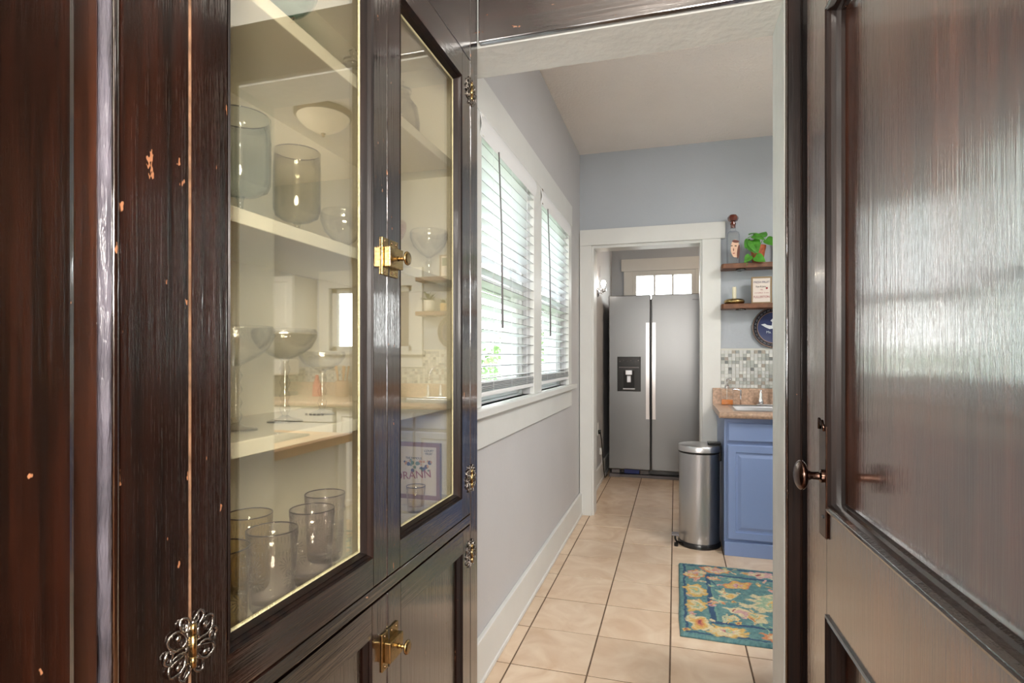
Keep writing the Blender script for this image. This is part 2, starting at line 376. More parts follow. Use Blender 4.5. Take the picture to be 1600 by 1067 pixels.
# ------------------------------------------------------------------ kitchen shell
CZ = 2.78; H = 2.077
WY = [(1.96, 2.76), (2.93, 3.73)]; WZ = (1.03, 2.12)
struct(wall_boxes('x', -.86, -.71, 1.63, 6.75, 0, CZ, [(a, b, *WZ) for a, b in WY]).build('wall_left', M['wall_warm']), 'pale grey kitchen wall with the two blind-covered windows')
struct(wall_boxes('y', 4.31, 4.45, -.71, 2.6, 0, CZ, [(-.615, .188, -.1, 2.07), (1.05, 1.85, 1.27, 1.82)]).build('wall_far', M['wall']), 'blue-grey kitchen wall around the doorway to the fridge room')
struct(wall_boxes('y', 6.60, 6.75, -.71, 1.6, 0, CZ, [(-.46, .206, 1.62, 2.15)]).build('wall_back', M['wall']), 'grey end wall behind the refrigerator')
struct(B(2.6, 2.72, 1.63, 4.45, 0, CZ).build('wall_right', M['wall']))
struct(B(1.5, 1.6, 4.45, 6.6, 0, CZ).build('wall_side', M['wall_warm']))
struct(wall_boxes('y', 1.47, 1.63, -.86, 2.72, 0, CZ, [(-.6, .25, -.1, H)]).build('wall_near', M['trim_old']), 'old white painted passage into the kitchen')
struct(B(-.86, 2.72, 1.47, 6.75, CZ, CZ+.1).build('ceiling', M['ceiling']), 'off-white textured kitchen ceiling')
# floor with separate tiles
floor = sroot('floor', (0, 0, 0), 'cream ceramic tile floor with brown grout')
B(-.72, 2.6, 1.47, 6.6, -.06, -.0022).build('grout_bed', M['grout'], floor)
g = .0065; cache = {}
xs = [-.71] + [-.02+.305*k for k in range(-2, 9)] + [2.6]
ys = [1.47] + [2.455+.318*k for k in range(-3, 14)]; ys = [y for y in ys if y < 6.58] + [6.6]
for i in range(len(xs)-1):
    for j in range(len(ys)-1):
        x0, x1, y0, y1 = xs[i], xs[i+1], ys[j], ys[j+1]
        if x0 > 1.4 and y0 > 4.2: continue
        if x1-x0 < .02 or y1-y0 < .02: continue
        w, d = round(x1-x0-g, 4), round(y1-y0-g, 4)
        if (w, d) not in cache:
            m_ = MB(); e = .0011; t_ = .0
            m_.add([(-w/2, -d/2, -.006), (w/2, -d/2, -.006), (w/2, d/2, -.006), (-w/2, d/2, -.006), (-w/2, -d/2, -e), (w/2, -d/2, -e), (w/2, d/2, -e), (-w/2, d/2, -e),
                    (-w/2+e, -d/2+e, 0), (w/2-e, -d/2+e, 0), (w/2-e, d/2-e, 0), (-w/2+e, d/2-e, 0)],
                   [(0, 1, 5, 4), (1, 2, 6, 5), (2, 3, 7, 6), (3, 0, 4, 7), (4, 5, 9, 8), (5, 6, 10, 9), (6, 7, 11, 10), (7, 4, 8, 11), (8, 9, 10, 11)])
            me = bpy.data.meshes.new('tile'); me.from_pydata(m_.v, [], m_.f); me.materials.append(M['tile']); cache[(w, d)] = me
        link('tile', cache[(w, d)], floor, ((x0+x1)/2, (y0+y1)/2, random.uniform(-.0006, .0006)))
# baseboards
def baseboard(name, m):
    return struct(m.build(name, M['trim'], bevel=.004))
baseboard('baseboard_left', B(-.71, -.690, 1.63, 4.29, 0, .17).box(-.71, -.684, 1.63, 4.29, 0, .02))
baseboard('baseboard_side', B(-.71, -.690, 4.45, 6.6, 0, .17).box(-.71, -.682, 4.45, 6.6, 0, .03))
# window trim on the left wall
t = sroot('trim_1', (-.71, 2.85, 0), 'white casing around the pair of kitchen windows')
B(-.71, -.686, 1.82, 3.85, 2.12, 2.26).build('head_casing', M['trim'], t, bevel=.002)
B(-.71, -.688, 2.76, 2.93, 1.03, 2.12).build('mullion_casing', M['trim'], t, bevel=.002)
B(-.71, -.688, 3.73, 3.83, 1.03, 2.12).build('side_casing', M['trim'], t, bevel=.002)
B(-.71, -.688, 1.86, 1.96, 1.03, 2.12).build('side_casing', M['trim'], t, bevel=.002)
B(-.745, -.655, 1.80, 3.88, 1.00, 1.03).build('stool', M['trim'], t, bevel=.004)
B(-.71, -.688, 1.84, 3.84, .88, 1.00).build('apron', M['trim'], t, bevel=.002)
def window(n, y0, y1):
    z0, z1 = WZ; w = sroot('window_%d' % n, (-.8, (y0+y1)/2, z0), 'double-hung sash window behind a white slatted blind')
    m = MB()
    for a, b in ((y0, y0+.03), (y1-.03, y1)): m.box(-.85, -.745, a, b, z0, z1)
    m.box(-.85, -.745, y0, y1, z1-.03, z1); m.box(-.86, -.745, y0, y1, z0-.02, z0+.006); m.build('window_frame', M['trim'], w)
    zm = 1.53
    for nm, xa, za, zb in (('lower_sash', -.79, z0+.008, zm+.02), ('upper_sash', -.825, zm-.02, z1-.03)):
        f = .045; m = MB(); ya, yb = y0+.03, y1-.03
        m.box(xa, xa+.03, ya, ya+f, za, zb).box(xa, xa+.03, yb-f, yb, za, zb).box(xa, xa+.03, ya+f, yb-f, za, za+(.02 if nm == 'lower_sash' else f)).box(xa, xa+.03, ya+f, yb-f, zb-f*.8, zb)
        s = m.build(nm, M['trim'], w, bevel=.003)
        B(xa+.012, xa+.016, ya+f, yb-f, za+(.02 if nm == 'lower_sash' else f), zb-f*.8).build('pane', M['win_glass'], s)
window(1, *WY[0]); window(2, *WY[1])
# blinds
def slat_mesh(L):
    m = MB(); n = 6; w = .050; vs = []
    for k in range(n+1):
        u = (k/n-.5); vs.append((u*w, .0035*(1-(2*u)**2)))
    P = [(a, z+.0013) for a, z in vs] + [(a, z-.0013) for a, z in vs[::-1]]
    N_ = len(P); V = [(a, -L/2, z) for a, z in P] + [(a, L/2, z) for a, z in P]
    F = [(i, (i+1) % N_, N_+(i+1) % N_, N_+i) for i in range(N_)] + [tuple(range(N_))[::-1], tuple(range(N_, 2*N_))]
    m.add(V, F); me = bpy.data.meshes.new('slat'); me.from_pydata(m.v, [], m.f); me.materials.append(M['blind']); me.materials.append(M['slat_edge_shade'])
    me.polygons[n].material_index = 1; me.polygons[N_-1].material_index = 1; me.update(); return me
def blind(y0, y1, lab, wy):
    yc = (y0+y1)/2; x = -.714; L = y1-y0-.012
    r = thing('window_blind', lab, 'blind', (x, yc, 1.03), 'white slatted blinds on the kitchen windows')
    B(x-.03, x+.022, y0+.005, y1-.005, 2.075, 2.115).build('head_rail', M['blind'], r, bevel=.002)
    m = MB(); n = 8; P = [(x+.026+.010*math.sin(PI*k/n), 2.035+.085*k/n) for k in range(n+1)]
    P2 = [(a-.004, b) for a, b in P[::-1]]; Q = P+P2; V = [(a, y0-.02, z) for a, z in Q]+[(a, y1+.02, z) for a, z in Q]; N_ = len(Q)
    m.add(V, [(i, (i+1) % N_, N_+(i+1) % N_, N_+i) for i in range(N_)]+[tuple(range(N_))[::-1], tuple(range(N_, 2*N_))])
    m.build('valance', M['blind'], r, smooth=False)
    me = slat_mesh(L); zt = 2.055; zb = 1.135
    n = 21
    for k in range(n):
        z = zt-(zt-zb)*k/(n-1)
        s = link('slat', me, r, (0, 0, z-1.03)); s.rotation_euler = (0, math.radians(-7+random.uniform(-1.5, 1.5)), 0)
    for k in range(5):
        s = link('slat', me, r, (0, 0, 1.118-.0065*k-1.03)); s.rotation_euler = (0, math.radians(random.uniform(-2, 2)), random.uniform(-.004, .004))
    B(x-.026, x+.026, y0+.006, y1-.006, 1.068, 1.086).build('bottom_rail', M['blind'], r, bevel=.004)
    for yy in (y0+.14, yc, y1-.14):
        for xx in (x-.024, x+.0262):
            MB().tube([(xx, yy, 2.08), (xx, yy, 1.08)], .0008, 4).build('ladder_cord', M['blind'], r)
    m = MB().tube([(x+.034, wy, 2.04), (x+.046, wy, 1.72), (x+.048, wy+.004, 1.335)], [.003, .0035, .0045], 8)
    m.build('tilt_wand', M['grey_p'], r, smooth=True)
    B(x-.025, x+.03, y0-.0, y0+.02, 2.04, 2.12).build('mounting_bracket', M['brass_d'] if y0 > 2.5 else M['plastic_w'], r)
blind(WY[0][0], WY[0][1], 'white slatted blind on the nearer kitchen window', 2.145)
blind(WY[1][0], WY[1][1], 'white slatted blind on the farther kitchen window', 3.045)
# doorway to the fridge room
t = sroot('trim_2', (-.2, 4.31, 0), 'white casing of the doorway to the refrigerator')
B(.188, .315, 4.285, 4.31, 0, 2.07).build('side_casing', M['trim'], t, bevel=.002)
B(-.706, -.615, 4.285, 4.31, 0, 2.07).build('side_casing', M['trim'], t, bevel=.002)
B(-.706, .345, 4.280, 4.31, 2.07, 2.19).build('head_casing', M['trim'], t, bevel=.002)
B(-.615, -.600, 4.305, 4.455, 0, 2.07).build('jamb', M['trim'], t)
B(.173, .188, 4.305, 4.455, 0, 2.07).build('jamb', M['trim'], t)
B(-.600, .173, 4.305, 4.455, 2.05, 2.07).build('jamb', M['trim'], t)
# back window
t = sroot('window_3', (-.13, 6.6, 1.62), 'three-pane window above the refrigerator')
B(-.60, .38, 6.57, 6.60, 2.20, 2.34).build('head_casing', M['trim'], t, bevel=.002)
B(-.57, -.47, 6.575, 6.60, 1.5, 2.20).build('side_casing', M['trim'], t, bevel=.002)
B(.215, .315, 6.575, 6.60, 1.5, 2.20).build('side_casing', M['trim'], t, bevel=.002)
m = B(-.47, -.43, 6.585, 6.66, 1.62, 2.20).box(.176, .215, 6.585, 6.66, 1.62, 2.20).box(-.43, .176, 6.585, 6.66, 2.145, 2.20).box(-.43, .176, 6.585, 6.66, 1.60, 1.66)
m.build('window_frame', M['trim'], t)
for k in range(3):
    a = -.43+.202*k; B(a+.006, a+.196, 6.635, 6.639, 1.66, 2.145).build('pane', M['win_glass'], t)
for k in (1, 2): B(-.43+.202*k-.011, -.43+.202*k+.011, 6.60, 6.65, 1.66, 2.145).build('muntin', M['trim'], t)
# window above the sink (seen mirrored in the cabinet glass)
t = sroot('window_4', (1.45, 4.31, 1.27), 'casement window above the kitchen counter')
B(.95, 1.95, 4.285, 4.31, 1.82, 1.97).build('head_casing', M['trim'], t, bevel=.002)
B(.95, 1.05, 4.288, 4.31, 1.27, 1.82).build('side_casing', M['trim'], t, bevel=.002)
B(1.85, 1.95, 4.288, 4.31, 1.27, 1.82).build('side_casing', M['trim'], t, bevel=.002)
B(.93, 1.97, 4.25, 4.33, 1.235, 1.27).build('stool', M['trim'], t, bevel=.003)
B(.95, 1.95, 4.290, 4.31, 1.13, 1.235).build('apron', M['trim'], t, bevel=.002)
m = MB()
for a, b in ((1.05, 1.10), (1.42, 1.48), (1.80, 1.85)): m.box(a, b, 4.34, 4.38, 1.27, 1.82)
m.box(1.05, 1.85, 4.34, 4.38, 1.27, 1.31).box(1.05, 1.85, 4.34, 4.38, 1.78, 1.82); m.build('window_frame', M['trim'], t, bevel=.002)
for a, b in ((1.10, 1.42), (1.48, 1.80)): B(a, b, 4.358, 4.362, 1.31, 1.78).build('pane', M['win_glass'], t)

# ------------------------------------------------------------------ passage: dark casing and hall shell
t = sroot('trim_3', (-.1, 1.46, 0), 'dark varnished casing round the kitchen passage')
B(-.519, .252, 1.448, 1.47, H+.004, 2.26).build('head_casing', M['dark_x'], t, bevel=.003)
B(.252, .30, 1.448, 1.47, 0, 2.26).build('side_casing', M['black_mould'], t, bevel=.003)
MB().tube([(.2525, 1.447, 0), (.2525, 1.447, 2.26)], .0035, 8).build('corner_bead', M['dark'], t, smooth=True)
MB().tube([(.284, 1.446, 0), (.284, 1.446, 2.26)], .0025, 8).build('corner_bead', M['black_mould'], t, smooth=True)
B(.300, .36, 1.385, 1.47, 0, 2.26).build('door_jamb', M['dark'], t, bevel=.003)
t = sroot('trim_4', (-.52, .25, 0), 'near dark door frame at the left of the passage')
B(-.62, -.455, .06, .330, 0, 2.6).build('board', M['dark_fleck'], t, bevel=.006)
B(-.62, -.521, .330, .397, 0, 2.6).build('stop', M['door'], t, bevel=.002)
MB().tube([(-.5215, .4030, 0), (-.5215, .4030, 2.6)], .0060, 10).build('bead', mat('silvery_bead', c(108, 104, 114), .25, 0, bump=.9, bscale=(90, 90, 16), var=.5, vscale=11), t, smooth=True, label='silvery bead')  # bead in mottled silvery grey
MB().tube([(-.522, .4128, 0), (-.522, .4128, 2.6)], .0045, 10).build('bead', M['dark'], t, smooth=True)
B(-.62, -.532, .397, .419, 0, 2.6).build('backing', M['black_mould'], t)
# hall and dining room behind the camera
struct(B(-2.3, 2.3, -3.6, 1.47, -.06, 0).build('floor_hall', M['floor_wood']))
struct(B(-2.3, 2.3, -3.6, 1.47, 2.6, 2.7).build('ceiling_hall', M['ceiling']))
struct(B(.36, .46, -.05, 1.47, 0, 2.6).build('wall_hall_right', M['dark']))
struct(B(-.92, -.82, -.05, 1.47, 0, 2.6).build('wall_hall_left', M['wall_warm']))
struct(B(-.82, -.46, -.05, .06, 0, 2.6).build('trim_5', M['dark'], bevel=.004))
struct(B(.305, .36, -.05, .445, 0, 2.6).build('trim_6', M['dark'], bevel=.004))
struct(wall_boxes('y', -.15, -.05, -2.3, 2.3, 0, 2.6, [(-.46, .32, -.1, 2.3)]).build('wall_dining_front', M['dining_wall']))
struct(wall_boxes('y', -3.7, -3.6, -2.3, 2.3, 0, 2.6, [(-1.7, -.5, .75, 2.2), (.5, 1.7, .75, 2.2)]).build('wall_dining_back', M['dining_wall']))
struct(B(-2.4, -2.3, -3.6, -.05, 0, 2.6).build('wall_dining_left', M['dining_wall']))
struct(B(2.3, 2.4, -3.6, -.05, 0, 2.6).build('wall_dining_right', M['dining_wall']))

# ------------------------------------------------------------------ right-hand door
D = sroot('door_1', (.312, .470, 0), 'dark glossy panelled door with a bronze knob'); D.rotation_euler = (0, 0, math.radians(2.1))
# local frame: y runs from the hinge (0) to the latch edge (.90), the visible face is x = 0
DW = .900; ST = .148; s0 = .125
def dpart(m, name, mt, parent=D, **k): return m.build(name, mt, parent, local=True, **k)
dpart(B(0, .04, DW-ST, DW, .01, 2.04), 'stile', M['door'], bevel=.003)
dpart(B(0, .04, 0, s0, .01, 2.04), 'stile', M['door'], bevel=.003)
dpart(B(0, .04, s0, DW-ST, .717, .920), 'rail', M['door'])
dpart(B(0, .04, s0, DW-ST, 1.90, 2.04), 'rail', M['door_y'])
dpart(B(0, .04, s0, DW-ST, .01, .24), 'rail', M['door_y'])
prof = [(0, 0), (0, -.004), (.004, -.005), (.007, -.001), (.009, -.0035), (.013, .004), (.016, .012), (.017, .020), (.020, .026)]
for z0, z1 in ((.920, 1.90), (.24, .717)):
    mm = MB().rings(s0, DW-ST, z0, z1, [(i, -d) for i, d in prof], 0, 1)
    mm.f = [f[::-1] for f in mm.f]; mm.mi = [k % 2 for k in range(len(mm.f))]
    dpart(mm, 'moulding', [M['door_mould'], M['black_mould']])
    dpart(B(.026, .034, s0+.012, DW-ST-.012, z0+.012, z1-.012), 'panel', M['door'])
def knobset():
    yk = DW-ST+.004-.0; yk = .748; zk = .985
    o = dpart(B(-.005, 0, yk-.006, yk+.040, .865, 1.085), 'escutcheon', M['bronze'], bevel=.004)
    R = Matrix.Translation((-.0, yk+.012, zk)) @ Matrix.Rotation(-PI/2, 4, 'Y')
    dpart(MB().lathe([(.013, .004), (.013, .010), (.008, .013), (.0075, .026), (.0095, .030), (.0095, .034), (.012, .036)], M_=R, seg=24), 'knob_shaft', M['bronze'], smooth='auto')
    pr = [(.012*1, .035)]+[(.0295*math.sin(a), .0445-.0125*math.cos(a)) for a in [PI*k/14 for k in range(2, 14)]]+[(.0, .0572)]
    dpart(MB().lathe(pr, M_=R, seg=36), 'knob', M['bronze'], smooth=True)
    dpart(MB().lathe([(.0035, 0), (.0035, .0065), (0, .0068)], M_=Matrix.Translation((0, yk+.012, .905)) @ Matrix.Rotation(-PI/2, 4, 'Y'), seg=12), 'keyhole', M['black_m'])
    dpart(MB().tube([(-.006, yk+.0, 1.075), (-.008, yk+.008, 1.094), (-.006, yk+.017, 1.085), (-.008, yk+.027, 1.096), (-.006, yk+.034, 1.076)], .003, 6), 'escutcheon_crest', M['bronze'], smooth=True)
knobset()

# ------------------------------------------------------------------ china cabinet
X = -.52; yA, yB, yM = .500, 1.391, .945
K = thing('china_cabinet', 'dark varnished built-in china cabinet with two glass doors', 'cabinet', (-.66, .94, 0))
B(X-.03, X, .419, yA-.001, 0, 2.6).build('face_stile', M['dark'], K, bevel=.002)
B(X-.03, X, yB+.001, 1.446, 0, 2.6).build('face_stile', M['dark'], K, bevel=.002)
B(X-.03, X, yA, yB, .779, .803).build('face_rail', M['dark_y'], K, bevel=.002)
B(X-.03, X, yA, yB, 2.002, 2.6).build('face_rail', M['dark_y'], K, bevel=.002)
B(X-.03, X, yA, yB, 0, .09).build('face_rail', M['dark_y'], K, bevel=.002)
B(-.82, -.80, .42, 1.446, 0, 2.2).build('back_panel', M['cream'], K)
B(-.80, X-.03, .42, .44, 0, 2.2).build('side_panel', M['cream'], K)
B(-.80, X-.03, 1.43, 1.446, 0, 2.2).build('side_panel', M['cream'], K)
B(-.80, X-.03, .44, 1.43, 2.02, 2.04).build('top_board', M['cream'], K)
B(-.80, X-.032, .44, 1.43, .82, .84).build('cabinet_floor', M['shelf_paint'], K)
for a, b in ((1.083, 1.105), (1.400, 1.421), (1.715, 1.738)):
    B(-.80, X-.045, .44, 1.43, a, b).build('shelf', M['shelf_paint'], K, bevel=.0015)
def glass_door(y0, y1, sl, sr):
    z0, z1 = .806, 2.000; t0 = X-.026
    ya, yb, za, zb = y0+sl, y1-sr, .858, 1.935
    e = .0010
    f = B(t0, X, y0+e, ya, z0, z1).build('door', M['dark'], K, bevel=.0015)
    B(t0, X, yb, y1-e, z0, z1).build('stile', M['dark'], f, bevel=.0015)
    B(t0, X, ya, yb, z0, za).build('rail', M['dark_y'], f)
    B(t0, X, ya, yb, zb, z1).build('rail', M['dark_y'], f)
    pr = [(0, 0), (.001, -.001), (.004, .003), (.0055, .0015), (.0085, .008), (.010, .007), (.0125, .016), (.0135, .019)]
    m = MB().rings(ya, yb, za, zb, pr, X, 1); m.build('sticking', M['black_mould'], f)
    m = MB().rings(ya, yb, za, zb, [(.0125, .0185), (.017, .0215)], X, 1); m.build('putty', M['putty'], f)
    B(X-.0235, X-.0205, ya+.004, yb-.004, za+.004, zb-.004).build('glass_pane', M['glass_pane'], f)
    return f
glass_door(yA, yM, .055, .050); glass_door(yM, yB, .052, .060)
B(X-.037, X-.028, yM-.018, yM+.018, .81, 1.995).build('gap_shade_strip', M['black_mould'], K)  # dark strip added behind the door gap so it reads as shade
B(X-.037, X-.028, yM-.018, yM+.018, .10, .772).build('gap_shade_strip', M['black_mould'], K)  # same added shade strip behind the lower doors
B(X-.004, X+.0003, .4985, .5010, .1, 2.0).build('worn_edge', M['worn'], K, label='worn bare strip along the hinge gap')
def panel_door(y0, y1):
    z0, z1 = .094, .775; e = .0015
    f = B(X-.024, X, y0+e, y0+.055, z0, z1).build('lower_door', M['dark'], K, bevel=.0015)
    B(X-.024, X, y1-.055, y1-e, z0, z1).build('stile', M['dark'], f, bevel=.0015)
    B(X-.024, X, y0+.055, y1-.055, z1-.058, z1).build('rail', M['dark_y'], f)
    B(X-.024, X, y0+.055, y1-.055, z0, z0+.07).build('rail', M['dark_y'], f)
    MB().rings(y0+.055, y1-.055, z0+.07, z1-.058, [(0, 0), (.002, .004), (.005, .005), (.008, .014), (.010, .015)], X, 1).build('sticking', M['black_mould'], f)
    B(X-.020, X-.014, y0+.063, y1-.063, z0+.078, z1-.066).build('panel', M['dark'], f)
panel_door(yA, yM); panel_door(yM, yB)
B(-.79, X-.03, .44, 1.43, .09, .10).build('bottom_board', M['cream'], K)
def hinge(y, z):
    h = MB()
    x = X+.002
    def loop(cy, cz, ry, rz, rot=0, r=.0016):
        P = []
        for k in range(14):
            a = 2*PI*k/14; u, v = ry*math.cos(a), rz*math.sin(a)
            P.append((x+.001*math.sin(3*a), y+cy+u*math.cos(rot)-v*math.sin(rot), z+cz+u*math.sin(rot)+v*math.cos(rot)))
        h.tube(P, r, 6, closed=True)
    for s in (-1, 1):
        loop(s*.019, .013, .013, .0095, s*.7); loop(s*.019, -.013, .013, .0095, -s*.7)
        loop(s*.009, .026, .006, .009, -s*.5); loop(s*.009, -.026, .006, .009, s*.5)
        loop(s*.030, .0, .005, .007)
        h.box(x-.002, x+.0005, y+s*.004-.004, y+s*.004+.004, z-.026, z+.026)
        for dz in (-.016, .016):
            h.lathe([(.0035, 0), (.0032, .0018), (0, .0022)], M_=Matrix.Translation((x, y+s*.018, z+dz)) @ Matrix.Rotation(PI/2, 4, 'Y'), seg=10)
        h.tube([(x, y+s*.006, z+.002), (x, y+s*.028, z+.004)], .0013, 5); h.tube([(x, y+s*.006, z-.004), (x, y+s*.028, z-.010)], .0013, 5)
    o = h.build('hinge', M['iron'], K, smooth=True)
    p = MB().tube([(x+.002, y, z-.024), (x+.002, y, z-.012)], .0035, 10).tube([(x+.002, y, z+.012), (x+.002, y, z+.024)], .0035, 10)
    p.tube([(x+.002, y, z-.0115), (x+.002, y, z+.0115)], .0038, 10); p.build('hinge_pin', M['brass'], o, smooth=True, label='bare brassy hinge barrel')
for y in (yA, yB):
    for z in (1.92, .898, .700): hinge(y, z)
def latch(y, z, up=1):
    a = B(X, X+.0035, y-.024, y+.038, z-.034, z+.036).build('latch', M['brass'], K, bevel=.0012)
    B(X+.0035, X+.0165, y-.018, y+.034, z-.019, z+.019).build('latch_case', M['brass'], a, bevel=.0015)
    B(X+.0030, X+.0045, y-.001, y+.001, z-.034, z+.036).build('plate_joint', M['black_m'], a)
    for dz in (-.027, .029):
        for dy in (-.014, .012, .030):
            MB().lathe([(.0028, 0), (.0024, .0012), (0, .0014)], M_=Matrix.Translation((X+.0035, y+dy, z+dz)) @ Matrix.Rotation(PI/2, 4, 'Y'), seg=10).build('screw', M['brass_d'], a)
    MB().lathe([(.005, 0), (.0035, .003), (.0032, .006), (.0048, .008), (.0032, .010), (.003, .014), (.006, .0155), (.0125, .0165), (.0135, .0185), (.012, .021), (.006, .022), (0, .0215)],
               M_=Matrix.Translation((X+.0165, y+.014, z)) @ Matrix.Rotation(PI/2, 4, 'Y'), seg=24).build('knob', M['brass'], a, smooth=True)
latch(yM, 1.405); latch(yM, .672)

# ------------------------------------------------------------------ glassware in the cabinet
def shell(prof, th=.0016):
    """Close an outer (r,z) profile with an inner wall."""
    inner = [(max(r-th, 0), z+(th if i == 0 else 0)) for i, (r, z) in enumerate(prof)]
    return prof + inner[::-1]
def goblet(x, y, z, rc, hc, stem, m, lab, grp=None, foot=.034):
    t = thing('goblet', lab, 'goblet', (x, y, z), grp)
    cup = [(.005, stem), (rc*.55, stem+.004), (rc*.88, stem+.012), (rc*.985, stem+.024), (rc, stem+.045), (rc, stem+hc*.7), (rc*.985, stem+hc)]
    MB().lathe(shell(cup), x, y, 40, z, caps=False).build('cup', m, t, smooth=True)
    MB().tube([(x+(rc*.985-.001)*math.cos(2*PI*k/40), y+(rc*.985-.001)*math.sin(2*PI*k/40), z+stem+hc) for k in range(40)], .0009, 6, closed=True).build('rim', M['rimg'], t, smooth=True)
    MB().lathe([(foot, 0), (foot, .002), (.010, .005), (.0045, .010), (.004, stem*.5), (.0045, stem-.006), (.007, stem+.001)], x, y, 24, z).build('stem', m, t, smooth=True)
    return t
zA, zC, zT, zF = 1.421, 1.105, 1.738, .840
goblet(-.665, .735, zA, .046, .128, .052, M['blueg'], 'tall pale blue glass goblet, leftmost on the third cabinet shelf')
goblet(-.66, .868, zA, .0415, .130, .040, M['greyg'], 'smoky grey-amber glass goblet beside the pale blue one')
goblet(-.755, .655, zA, .040, .080, .030, M['greeng'], 'small green glass goblet behind the pale blue one', foot=.03)
t = thing('glass_bottle', 'dark blue tapering glass vase behind the pale blue goblet', 'vase', (-.765, .80, zA))
MB().lathe(shell([(.022, 0), (.024, .01), (.022, .03), (.012, .07), (.008, .10), (.010, .12)]), -.765, .80, 24, zA, caps=False).build('vase_body', M['blueg'], t, smooth=True)
def coupe(x, y, z, r, hb, stem, m, lab, cat='bowl', grp=None):
    t = thing('glass_compote', lab, cat, (x, y, z), grp)
    pr = [(.004, stem), (r*.45, stem+hb*.16), (r*.80, stem+hb*.42), (r*.97, stem+hb*.72), (r*.985, stem+hb*.9), (r*.93, stem+hb)]
    MB().lathe(shell(pr), x, y, 40, z, caps=False).build('bowl', m, t, smooth=True)
    st = [(r*.55, 0), (r*.52, .003), (.012, .007), (.005, .012)]
    n = max(1, int(stem/.022))
    for k in range(n):
        b = .012+(stem-.016)*k/n; e = (stem-.016)/n
        st += [(.005, b), (.0095 if stem > .06 else .006, b+e*.5), (.005, b+e*.95)]
    st += [(.008, stem+.002)]
    MB().lathe(st, x, y, 20, z).build('stem', m, t, smooth=True); return t
coupe(-.655, 1.010, zA, .048, .072, .024, M['clear'], 'clear glass bowl right of the smoky goblet')
coupe(-.705, 1.290, zA, .046, .070, .075, M['pinkg'], 'pink cut-glass dish partly hidden by the door stile')
coupe(-.632, 1.375, zA, .052, .072, .062, M['clear'], 'clear stemmed coupe glass at the right end of the shelf')
coupe(-.655, .715, zC, .058, .062, .100, M['ribbed'], 'pressed glass compote on a knobbed stem, leftmost on the second shelf')
coupe(-.660, .835, zC, .056, .055, .108, M['ribbed'], 'pressed glass compote on a knobbed stem, middle of the three')
coupe(-.675, .965, zC, .046, .040, .085, M['ribbed'], 'smaller pressed glass compote, rightmost of the three')
coupe(-.66, .850, zT, .050, .070, .085, M['tealg'], 'teal glass bowl on the top cabinet shelf')
def jar(x, y, z, r, h, m, lab):
    t = thing('glass_jar', lab, 'jar', (x, y, z))
    pr = [(r*.6, 0), (r*.8, .004), (r*.98, h*.25), (r, h*.5), (r*.9, h*.75), (r*.55, h*.9), (r*.5, h)]
    MB().lathe(shell(pr), x, y, 36, z, caps=False).build('jar_body', m, t, smooth=True)
    MB().lathe([(r*.56, h), (r*.58, h+.008), (r*.2, h+.014), (.006, h+.018), (.010, h+.028), (0, h+.034)], x, y, 24, z).build('lid', m, t, smooth=True)
jar(-.67, 1.07, zT, .038, .115, M['ribbed'], 'clear ribbed lidded jar behind the left door, top shelf')
jar(-.67, 1.285, zT, .050, .150, M['ribbed'], 'big clear textured jar behind the right door, top shelf')
def tumbler(x, y, z, r, h, m, lab):
    t = thing('glass_tumbler', lab, 'glass', (x, y, z), 'drinking glasses on the cabinet floor')
    pr = [(r*.82, 0), (r*.86, .006), (r*.88, .02), (r*.96, h*.8), (r, h)]
    MB().lathe([(0, .0)]+pr+[(r-.002, h), (r*.93, h*.8), (r*.84, .014), (0, .012)], x, y, 40, z, caps=False).build('tumbler_body', m, t, smooth=True)
    MB().tube([(x+(r-.001)*math.cos(2*PI*k/40), y+(r-.001)*math.sin(2*PI*k/40), z+h) for k in range(40)], .0011, 6, closed=True).build('rim', M['rimg'], t, smooth=True)
    mm = MB()      # pressed sunburst medallions and a ribbed band, proud of the wall
    if h > .08:
        for q in range(4):
            ac = q*PI/2+.55+x*9
            for k in range(14):
                a = 2*PI*k/14
                def P(rr):
                    hz = h*.42+rr*math.sin(a); an = ac+rr*math.cos(a)/(r*.93); R_ = r*(.885+.09*hz/h)+.0006
                    return (x+R_*math.cos(an), y+R_*math.sin(an), z+hz)
                mm.tube([P(.004), P(.0145)], [.0005, .0011], 4)
        for k in range(40):
            a = 2*PI*k/40; R_ = r*.965+.0005
            mm.tube([(x+R_*math.cos(a), y+R_*math.sin(a), z+h*.72), (x+R_*math.cos(a), y+R_*math.sin(a), z+h*.80)], .0007, 4)
        mm.build('pressed_pattern', M['relief'], t, smooth=True, kind='stuff')
tumbler(-.588, .715, zF, .0375, .118, M['violetg'], 'violet-tinted pressed tumbler at the front, centre of the group')
tumbler(-.592, .818, zF, .0370, .122, M['violetg'], 'violet-tinted tumbler with sunburst, front right of the group')
tumbler(-.634, .915, zF, .0370, .122, M['violetg'], 'violet-tinted tumbler mostly hidden at the back right')
tumbler(-.672, .762, zF, .0370, .122, M['amberg'], 'amber-tinted tumbler behind the front violet one')
tumbler(-.598, .626, zF, .0370, .118, M['amberg'], 'amber tumbler at the left edge of the glass door')
tumbler(-.612, 1.255, zF, .0240, .062, M['amberg'], 'small amber glass in front of the printed picture')
